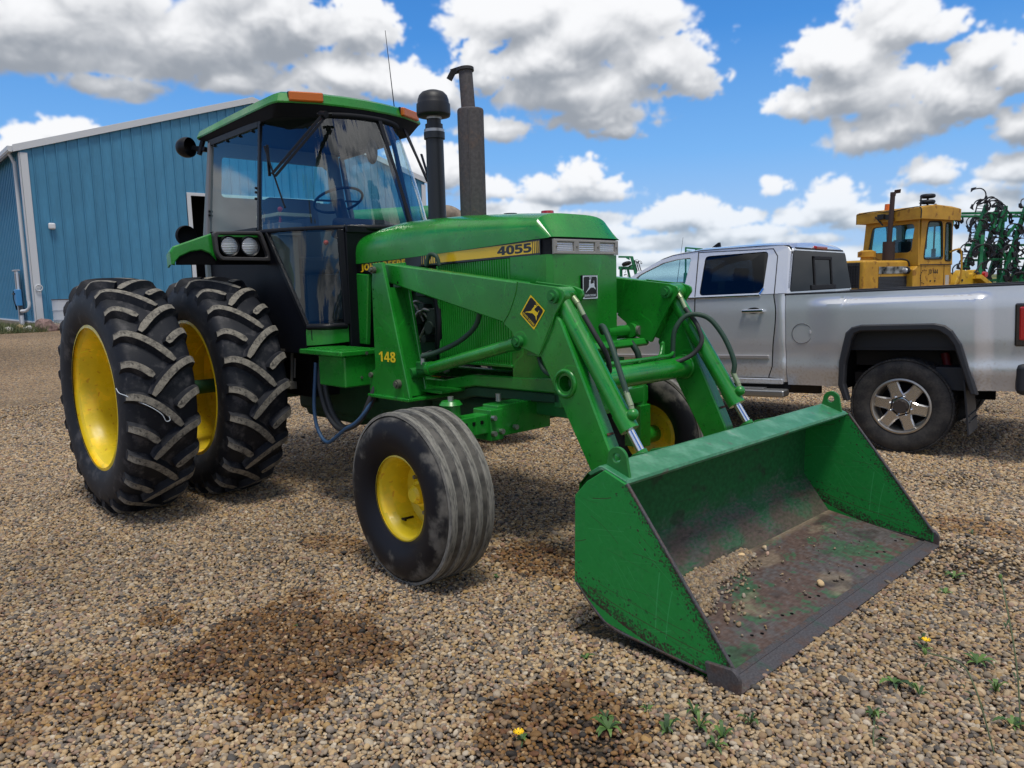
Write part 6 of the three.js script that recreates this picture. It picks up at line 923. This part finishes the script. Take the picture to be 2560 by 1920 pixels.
  mesh('tail_lamp', [CY(V(-0.88, 1.69, 0.58), V(-0.95, 1.69, 0.58), 0.085, 0.085, 24)], rubberSeal, t); mesh('tail_lens', [new THREE.SphereGeometry(0.1, 20, 8, 0, 6.2832, 0, 0.75).rotateZ(Math.PI / 2).translate(-0.885, 1.69, 0.58)], lampGlass, t);
  mesh('grab_rail', [TB([[0.45, 2.1, 0.75], [0.46, 2.15, 0.86], [0.60, 2.16, 0.9], [0.64, 2.1, 0.9], [0.64, 1.4, 0.9], [0.62, 1.3, 0.8]], 0.022, 30, 8)], yel, t);
  // inside the cab
  mesh('seat', [B(0.45, 0.14, 0.5, 0.0, 1.95, 0), B(0.12, 0.5, 0.48, -0.2, 2.2, 0, 0, 0, 0.1)], rubberSeal, t);
  // chassis, linkage and wheels
  mesh('chassis', [B(3.4, 0.7, 0.9, -0.8, 0.95, 0), B(1.6, 0.6, 0.7, 1.6, 0.9, 0), B(0.5, 0.3, 1.3, -1.9, 1.05, 0)], yel, t);
  const tower = roundPoly([[1.12, 1.1], [1.16, 1.34], [1.34, 1.62], [1.42, 1.68], [1.70, 1.66], [1.72, 1.58], [1.86, 1.58], [1.88, 1.67], [2.06, 1.68], [2.24, 1.56], [2.32, 1.1]], 0.06);
  mesh('loader_tower', [PL(tower, 0.28, 0.46, 0.02), PL(tower, -0.46, -0.28, 0.02), B(0.8, 0.3, 0.6, 1.7, 1.35, 0)], yel2, t);
  mesh('lift_arm', [BAR(V(1.9, 1.5, 0.55), V(3.6, 0.7, 0.55), 0.12, 0.22), BAR(V(1.9, 1.5, -0.55), V(3.6, 0.7, -0.55), 0.12, 0.22)], yel2, t);
  mesh('tower_pin', [CY(V(2.06, 1.56, 0.44), V(2.06, 1.56, 0.5), 0.06, 0.06, 16), CY(V(1.44, 1.42, 0.45), V(1.44, 1.42, 0.475), 0.03, 0.03, 10), TB([[1.9, 1.6, 0.5], [2.05, 1.78, 0.52], [2.2, 1.85, 0.5], [2.25, 1.7, 0.48]], 0.02, 16)], rubberSeal, t);
  mesh('marker_lamp', [CY(V(2.34, 1.55, 0.45), V(2.34, 1.55, 0.53), 0.08, 0.07, 16)], redLens, t);
  mesh('scoop', [GRID([[3.2, 0.3], [3.1, 0.6], [3.2, 1.0], [3.5, 1.2]].map(([x, y]) => [[x, y, -1.2], [x, y, 1.2]]), 0.4), GRID([[3.2, 0.3], [4.2, 0.1]].map(([x, y]) => [[x, y, -1.2], [x, y, 1.2]]), 0.4)], yel2, t);
  const tg = LZ([[0.34, 0.2], [0.5, 0.23], [0.62, 0.2], [0.66, 0.1], [0.66, -0.1], [0.62, -0.2], [0.5, -0.23], [0.34, -0.2]].reverse(), 40, 0.6), rg = LZ([[0.36, 0.18], [0.3, 0.1], [0, 0.08]].reverse(), 32);
  for (const x of [-1.3, 1.6]) for (const z of [0.8, -0.8]) { const w = new THREE.Group(); w.name = 'wheel'; w.position.set(x, 0.66, z); if (z < 0) w.rotation.y = Math.PI; t.add(w); mesh('tyre', tg, rubber, w); mesh('rim', rg, yel, w); }
}
// ================================================================ folded field cultivators and a combine auger far behind
const RHx = 0.6942, RHz = -0.7197;
const implTurn = Math.atan2(0.7197, 0.6942);             // local x along the viewer's right
const toolGreen = M(G(0.014, 0.20, 0.075), 0.55, { map: paintMap }), toolBlack = M(lin(0.014, 0.015, 0.02), 0.55);
const shankGeo = (() => {                                // spring shank with a sweep, clamped at its top
  const g = join([TB([[0, 0, 0], [0.10, 0.05, 0], [0.22, 0.03, 0], [0.30, -0.06, 0], [0.31, -0.18, 0], [0.24, -0.28, 0], [0.18, -0.33, 0]], 0.018, 26, 5), PL([[0.10, -0.33], [0.28, -0.30], [0.19, -0.39]], -0.05, 0.05, 0.004), B(0.16, 0.08, 0.08, 0.0, 0, 0), TB([[-0.06, 0.03, 0], [0.05, 0.10, 0], [0.16, 0.09, 0], [0.22, 0.04, 0]], 0.026, 10, 6)]); return g; })();
{
  const t = thing('field_cultivator', 'tall folded green cultivator with rows of black shanks at the right edge', 'cultivator', [-2.985, 1.12, -27.54], implTurn);
  const k = 0.00308, P = (cx, cy, z = 0) => V((cx - 1373.5) * k, (1268 - cy) * k, z);
  const r = rng(66);
  const tubes = [[1655, 330, 1460, 1045, 0.15], [1895, 285, 1690, 1240, -0.3], [2145, 285, 1885, 1250, 0.1], [1850, 420, 1560, 1100, -0.7], [2060, 640, 1890, 1240, -0.8], [2330, 285, 2110, 1250, 0.1], [2560, 290, 2330, 1250, -0.2], [1985, 335, 1985, 520, -0.4], [1570, 680, 1560, 1240, 0.4], [1775, 560, 1760, 1240, -0.6], [2000, 480, 2000, 1250, -0.6], [1410, 345, 1345, 700, -0.5], [2160, 900, 2150, 1250, -0.5]];
  for (const [a, b, c, d, z] of tubes) mesh('frame_tube', BAR(P(a, b, z), P(c, d, z), 0.13, 0.13), toolGreen, t);
  for (const [a, b, c, d, z] of [[1440, 415, 2600, 430, -0.2], [1440, 440, 2600, 470, -0.5], [1580, 780, 2600, 800, -0.6], [1560, 960, 2600, 950, -0.4], [1480, 1200, 2600, 1200, -0.3], [1690, 430, 1745, 600, 0.2], [1870, 400, 1800, 640, 0.1], [1850, 780, 1950, 960, 0], [1930, 700, 2040, 560, 0]]) mesh('frame_brace', BAR(P(a, b, z), P(c, d, z), 0.085, 0.085), toolGreen, t);
  const S = (cx, cy, z, a, s, flip) => { const o = new THREE.Mesh(shankGeo, toolBlack); o.name = 'shank'; o.position.copy(P(cx, cy, z)); o.rotation.set((r() - 0.5) * 0.5, flip ? Math.PI + (r() - 0.5) * 0.7 : (r() - 0.5) * 0.7, a); o.scale.setScalar(s); o.castShadow = true; t.add(o); };
  uvBox(shankGeo);
  for (const [a, b, c, d, z] of tubes.slice(0, 7)) { const n = 7; for (let i = 0; i < n; i++) { const q = (i + 0.4 + r() * 0.3) / n; S(mix(a, c, q) + (r() - 0.5) * 14, mix(b, d, q), z + 0.1 + r() * 0.2, 0.9 + (r() - 0.5) * 0.9, 0.95 + r() * 0.5, i % 2 === 0); } }
  S(1560, 300, 0.2, 2.2, 1.3, true); S(1650, 300, 0.2, 0.3, 1.2, false); S(1760, 350, 0.1, 0.1, 1.2, false);
  for (let i = 0; i < 44; i++) S(1480 + r() * 1040, 480 + r() * 720, -0.9 + r() * 0.9, 0.4 + r() * 1.2, 0.8 + r() * 0.5, r() < 0.5);
  // harrow: upright bars with short tines
  for (const [a, b, c, d, n] of [[1480, 470, 1435, 760, 9], [1375, 850, 1375, 1030, 6], [1450, 850, 1440, 1030, 6], [1520, 330, 1500, 420, 3]]) { const g = [BAR(P(a, b, 0.3), P(c, d, 0.3), 0.035)]; for (let i = 0; i < n; i++) { const q = (i + 0.5) / n, x = mix(a, c, q), y = mix(b, d, q); g.push(BAR(P(x - 8, y, 0.3), P(x + 75, y + 6, 0.3), 0.022)); } mesh('harrow_section', g, toolBlack, t); }
  const hoses = []; for (let i = 0; i < 12; i++) { const x = 1560 + r() * 560, y = 420 + r() * 500; hoses.push(TB([P(x, y, 0.1), P(x + 30 + r() * 50, y + 90, 0.2), P(x + 20, y + 190 + r() * 90, 0.15), P(x + 70 * r(), y + 280, 0)].map((q) => [q.x, q.y, q.z]), 0.014, 20, 5)); }
  mesh('hydraulic_hose', hoses, toolBlack, t);
  for (const cy of [165, 235, 300]) mesh('gauge_wheel', [new THREE.TorusGeometry(0.19, 0.075, 12, 32).rotateX(Math.PI / 2).translate(P(1260, cy).x, P(1260, cy).y, -1.5), CY(V(P(1260, cy).x, P(1260, cy).y - 0.03, -1.5), V(P(1260, cy).x, P(1260, cy).y + 0.03, -1.5), 0.15, 0.15, 24)], toolBlack, t);
  mesh('wheel_post', [BAR(P(1260, 150, -1.5), P(1260, 800, -1.5), 0.06), BAR(P(1160, 165, -1.4), P(1150, 800, -1.4), 0.05), BAR(P(1345, 265, -1.4), P(1340, 800, -1.4), 0.05), BAR(P(1140, 215, -1.4), P(1185, 215, -1.4), 0.02), BAR(P(1140, 250, -1.4), P(1350, 265, -1.4), 0.03), BAR(P(1130, 300, -1.4), P(1180, 300, -1.4), 0.02), BAR(P(1150, 800, -1.4), P(1150, 1700, -1.4), 0.12), BAR(P(1340, 800, -1.4), P(1340, 1700, -1.4), 0.12)], toolBlack, t);
  mesh('frame_skid', [-0.5, 1.2, 2.9].flatMap((x) => [BAR(V(x, 0.1, -0.4), V(x, -1.1, -0.4), 0.2), BAR(V(x, -1.0, 0.5), V(x, -1.0, -1.3), 0.25, 0.2)]), toolGreen, t);
}
{
  const t = thing('field_cultivator', 'small green cultivator wing with one tyre behind the tractor nose', 'cultivator', [-9.56, 1.74, -16.41], implTurn);
  const k = 0.0151 * 0.083, P = (cx, cy, z = 0) => V((cx - 430) * k * 0.9, (1390 - cy) * k * 0.9, z);
  mesh('frame_tube', BAR(P(380, 800), P(770, 815), 0.06), toolGreen, t); mesh('frame_tube', BAR(P(755, 800), P(900, 1400), 0.09), toolGreen, t); mesh('frame_tube', BAR(P(380, 1110), P(850, 1140), 0.1), toolGreen, t); mesh('frame_tube', BAR(P(640, 1130), P(740, 1600), 0.07), toolGreen, t); mesh('frame_tube', BAR(P(600, 820), P(700, 880), 0.05), toolGreen, t); mesh('frame_tube', BAR(P(680, 1100), P(860, 1020), 0.08), toolGreen, t); mesh('frame_tube', BAR(P(450, 1110), P(450, 1700), 0.09), toolGreen, t); mesh('frame_tube', BAR(P(900, 1380), P(900, 2800), 0.12), toolGreen, t);
  mesh('gauge_wheel', [new THREE.TorusGeometry(0.105, 0.05, 12, 32).rotateX(Math.PI / 2 - 0.25).rotateZ(0.2).translate(P(595, 1000).x, P(595, 1000).y, 0.1), CY(P(595, 1015, 0.1), P(592, 985, 0.1), 0.08, 0.08, 20)], toolBlack, t);
  for (const x of [830, 880, 940]) mesh('harrow_bar', BAR(P(x, 905 + (x - 830) * 0.3), P(x + 90, 1230), 0.028), toolBlack, t);
  for (const [x, y, a] of [[480, 1170, 0.3], [540, 1320, 0], [840, 960, 1.2], [900, 1000, 1], [930, 980, 0.8], [700, 1080, 0.4]]) { const o = new THREE.Mesh(shankGeo, toolBlack); o.name = 'shank'; o.position.copy(P(x, y, 0.1)); o.rotation.z = a; o.scale.setScalar(0.3); t.add(o); }
  const u = thing('header_frame', 'green frame top showing above the silver pickup roof', 'farm implement', [-7.9, 2.44, -18.12], implTurn);
  mesh('frame_tube', BAR(V(-0.28, -0.6, 0), V(-0.28, 0.2, 0), 0.05), toolGreen, u); mesh('frame_tube', BAR(V(-0.3, 0.2, 0), V(0.26, 0.14, 0), 0.05), toolGreen, u); mesh('frame_tube', BAR(V(0.24, -0.6, 0), V(0.24, 0.14, 0), 0.05), toolGreen, u); mesh('frame_tube', BAR(V(-0.3, 0.1, 0.05), V(0.26, 0.04, 0.05), 0.03), toolGreen, u);
  mesh('frame_bracket', [B(0.08, 0.06, 0.06, 0.05, 0.11, 0.05), B(0.06, 0.08, 0.06, 0.2, 0.09, 0.05)], toolGreen, u); mesh('frame_leg', [BAR(V(-0.28, -0.6, 0), V(-0.4, -2.4, 0), 0.1), BAR(V(0.24, -0.6, 0), V(0.4, -2.4, 0), 0.1)], toolGreen, u);
}
{
  const t = thing('combine_harvester', 'green harvester with dusty unloading tube behind the cab and stacks', 'combine harvester', [-5.15, 0, -5.14], implTurn);
  const dusty = M(0xffffff, 0.8, { map: texture(128, 128, (u, v) => { const n = soil(u, v, 5, 3); return [0.25 * (1 + n), 0.20 * (1 + n), 0.15 * (1 + n)]; }, true, 1) });
  mesh('unloading_tube', [CY(V(-2.6, 2.76, 0), V(0.28, 2.86, 0), 0.17, 0.17, 32)], toolGreen, t);
  mesh('tube_top_dust', [new THREE.CylinderGeometry(0.173, 0.173, 2.8, 24, 1, true, -0.75 + Math.PI / 2, 1.5).rotateZ(-Math.PI / 2 + 0.035).translate(-1.13, 2.812, 0)], dusty, t);
  mesh('tube_boot', [TB([[0.22, 2.86, 0], [0.42, 2.85, 0], [0.56, 2.76, 0], [0.63, 2.62, 0]], 0.165, 24, 20)], dusty, t);
  mesh('body', [B(3.2, 1.5, 1.6, -2.4, 1.6, -1.3, 0, 0, 0, 0.1), B(1.8, 0.5, 1.6, -2.6, 2.45, -1.3, 0, 0, 0, 0.1)], toolGreen, t);
  mesh('wheel', [[-3.4, 0.75], [-1.4, 0.75]].flatMap(([x, y]) => [new THREE.TorusGeometry(0.5, 0.25, 16, 40).translate(x, y, -0.5)]), rubber, t);
}
// ================================================================ gravel left in the bucket, weeds and dandelions
{
  const r = rng(321), g = mergeVertices(new THREE.IcosahedronGeometry(1, 1).deleteAttribute('normal').deleteAttribute('uv')), p = g.attributes.position, a = V();
  for (let i = 0; i < p.count; i++) { a.fromBufferAttribute(p, i); const f = 1 + 0.4 * noise3(a.x * 1.3, a.y * 1.3, a.z * 1.3); p.setXYZ(i, a.x * f, a.y * f, a.z * f); } g.computeVertexNormals();
  const list = [], floorY = (x) => (x < 3.975 ? mix(0.34, 0.137, clamp((x - 3.79) / 0.185)) : mix(0.137, 0.064, (x - 3.975) / 0.525)) + 0.003;
  for (let i = 0; i < 5200; i++) { const q = r(), z = mix(0.98, -0.05, q ** 0.9) + (r() - 0.5) * 0.05, w = 0.27 * (1 - q * 0.8) * (0.75 + 0.5 * noise3(z * 4, 1, 1) + 0.3 * r()), x = 3.985 + 0.05 * Math.abs(noise3(z * 5, 3, 7)) + w * (r() ** 1.1) * (1 + (r() < 0.12 ? 1.2 * r() : 0)) - 0.02; list.push([x, z, 0.004 + 0.007 * r() ** 2, Math.max(0, 0.035 * (1 - (x - 3.96) / (w + 0.02)) * (1 - q)) * r()]); }
  for (let i = 0; i < 60; i++) list.push([3.99 + r() * 0.45, mix(0.6, -0.8, r()), 0.003 + 0.005 * r() ** 2, 0]);
  list.push([4.40, -0.02, 0.018, 0], [4.07, -0.12, 0.012, 0], [4.0, 0.02, 0.016, 0], [4.02, -0.18, 0.012, 0]);
  const o = new THREE.InstancedMesh(g, M(0xffffff, 0.9), list.length), m = new THREE.Matrix4(), q = new THREE.Quaternion(), e = new THREE.Euler(), c = new THREE.Color();
  list.forEach(([x, z, s, h], i) => { e.set(r() * 6, r() * 6, r() * 6); m.compose(V(x, floorY(x) + s * 0.5 + h, z), q.setFromEuler(e), V(s * (1 + r() * 0.6), s * 0.8, s)); o.setMatrixAt(i, m); const k = stoneColor(r), d = i > list.length - 5 ? 0 : 0.45; c.setRGB(...k.map((v, j) => mix(v, [0.26, 0.20, 0.14][j], d) * (i > list.length - 5 ? 1.4 : 0.8))); o.setColorAt(i, c); });
  o.name = 'gravel_heap'; o.castShadow = o.receiveShadow = true; o.userData = { kind: 'stuff', label: 'dusty gravel left along the back of the bucket floor' }; scene.add(o);
}
{
  const r = rng(55), leafM = [M(lin(0.055, 0.12, 0.024), 0.6, { side: THREE.DoubleSide }), M(lin(0.03, 0.07, 0.02), 0.6, { side: THREE.DoubleSide }), M(lin(0.11, 0.20, 0.04), 0.6, { side: THREE.DoubleSide })], stemM = M(lin(0.10, 0.13, 0.06), 0.7), petal = M(lin(0.95, 0.62, 0.01), 0.6);
  const leaf = (L, w, lift, curl) => { const rows = []; for (let i = 0; i <= 7; i++) { const q = i / 7, ww = w * Math.sin(Math.PI * Math.min(1, q * 0.9 + 0.08)) * (i % 2 ? 0.72 : 1), x = L * q, y = lift * Math.sin(q * 2.2) * L - curl * q * q * L; rows.push([[x, y + ww * 0.25, -ww], [x, y, 0], [x, y + ww * 0.25, ww]]); } return GRID(rows, 3); };
  const weed = (x, z, size, n, up, label, name = 'weed', cat = 'weed') => { const t = thing(name, label, cat, [x, groundY(x, z) + 0.008, z], r() * 6); const a0 = r() * 6; n += 3; for (let i = 0; i < n; i++) { const L = size * (0.4 + r() * 0.6); mesh('leaf', leaf(L, L * (0.13 + r() * 0.09), up * (0.5 + r() * 0.8), 0.25 * r()).rotateY(a0 + i / n * 6.28 + r() * 0.7), leafM[(r() * 3) | 0], t); } return t; };
  const flower = (t, x, y, z) => { const g = []; for (let i = 0; i < 26; i++) g.push(B(0.016, 0.0016, 0.0042, 0.0105, 0, 0, 0, 0, 0.2 + (i % 3) * 0.3, 0.0003).rotateY(i * 0.77).translate(x, y, z)); mesh('flower_head', g, petal, t); };
  const GW = 'small green weeds in the gravel';
  const spots = [[5.148, 0.247, 0.075, 6, 0.7, "clump of jagged green leaves right of the dandelion"], [4.805, -0.649, 0.07, 7, 0.5, "low weed in wet stones right of the bucket lip"], [4.836, -0.405, 0.05, 5, 0.5, "small weed left of the low weed by the bucket lip"], [4.972, 0.627, 0.085, 6, 0.4, "spreading weed with long toothed leaves in front of the bucket lip"], [5.067, 0.647, 0.05, 4, 0.9, "upright dark leaf pair beside the spreading weed"], [4.926, 0.19, 0.035, 3, 1.0, "dark upright leaf just above the yellow dandelion"], [5.256, 0.426, 0.055, 4, 1.0, "dark upright weed near the right edge of the gravel"], [5.004, 0.911, 0.06, 5, 1.1, "tall thin dark weed left of the seed stalks"], [4.385, 1.594, 0.075, 7, 0.6, "bright green weed at the bottom among dark wet stones"], [4.336, 1.545, 0.05, 5, 0.6, "small weed above the bright green one at the bottom"], [4.544, 1.48, 0.06, 5, 0.9, "upright bright green weed right of the wet stones"], [4.551, 1.321, 0.05, 4, 1.0, "narrow upright green weed in pale gravel below the bucket"], [4.608, 1.382, 0.055, 5, 0.9, "leafy green weed touching the narrow upright one"], [4.693, 1.375, 0.055, 5, 0.9, "yellow green weed farthest right of the bottom row"], [4.719, 1.239, 0.05, 4, 1.0, "fresh upright weed between pale pebbles below the bucket corner"], [3.991, 1.253, 0.05, 5, 0.5, "reddish low weed left of the bucket corner"], [5.356, 0.634, 0.07, 6, 0.6, "leafy weed in the bottom right corner"], [4.416, 1.409, 0.035, 4, 0.6, "tiny weed above the bottom row of weeds"], [3.045, 0.864, 0.035, 4, 0.5, "tiny weed at the front tyre"], [4.703, 1.435, 0.05, 5, 0.8, "weed cut by the bottom edge below the bucket corner"], [4.663, -1.479, 0.035, 4, 0.5, "tiny weed far right on wet stones"], [2.761, 1.89, 0.02, 3, 0.5, "single tiny sprout among the wet dark stones"]];
  spots.forEach(([x, z, s, n, up, label]) => weed(x, z, s, n, up, label));
  const d1 = weed(4.958, 0.262, 0.05, 4, 0.5, 'yellow dandelion beside the bucket lip at right', 'dandelion', 'flower'); mesh('stem', TB([[0, 0, 0], [0.008, 0.02, 0.01], [0.012, 0.035, 0.012]], 0.002, 8, 5), stemM, d1); flower(d1, 0.012, 0.038, 0.012);
  const d2 = weed(4.20, 1.832, 0.045, 4, 0.5, 'yellow dandelion near the bottom edge of the gravel', 'dandelion', 'flower'); mesh('stem', TB([[0, 0, 0], [0.006, 0.02, 0.01], [0.01, 0.036, 0.012]], 0.002, 8, 5), stemM, d2); flower(d2, 0.01, 0.04, 0.012);
  const tall = (x, z, pts, label) => { const t = thing('seed_stalk', label, 'weed', [x, groundY(x, z), z]); mesh('stem', TB(pts, 0.0028, 30, 5), stemM, t); for (let i = 0; i < 5; i++) { const q = pts[Math.min(pts.length - 1, 1 + (i % (pts.length - 1)))]; mesh('leaf', leaf(0.03 + r() * 0.02, 0.004, 0.4, 0.1).rotateY(r() * 6).translate(q[0], q[1] * (0.6 + r() * 0.3), q[2]), leafM[1], t); } mesh('bud', new THREE.SphereGeometry(0.008, 10, 8).scale(0.8, 1.5, 0.8).translate(...pts[pts.length - 1]), leafM[2], t); };
  tall(5.363, 0.856, [[0, 0, 0], [-0.083, 0.189, -0.056], [-0.141, 0.228, -0.11], [-0.251, 0.235, -0.104]], 'long thin stem leaning across the gravel to the dandelion at right');
  tall(5.385, 0.643, [[0, 0, 0], [-0.046, 0.192, -0.1], [-0.101, 0.35, -0.184], [-0.146, 0.434, -0.266]], 'tall thin seed stalk at the right edge of the picture');
  tall(5.094, 1.126, [[0, 0, 0], [-0.035, 0.012, -0.073], [-0.063, 0.014, -0.152], [-0.089, 0.018, -0.233]], 'short dark seed stalk near the bottom right');
}
renderer.render(scene, camera);
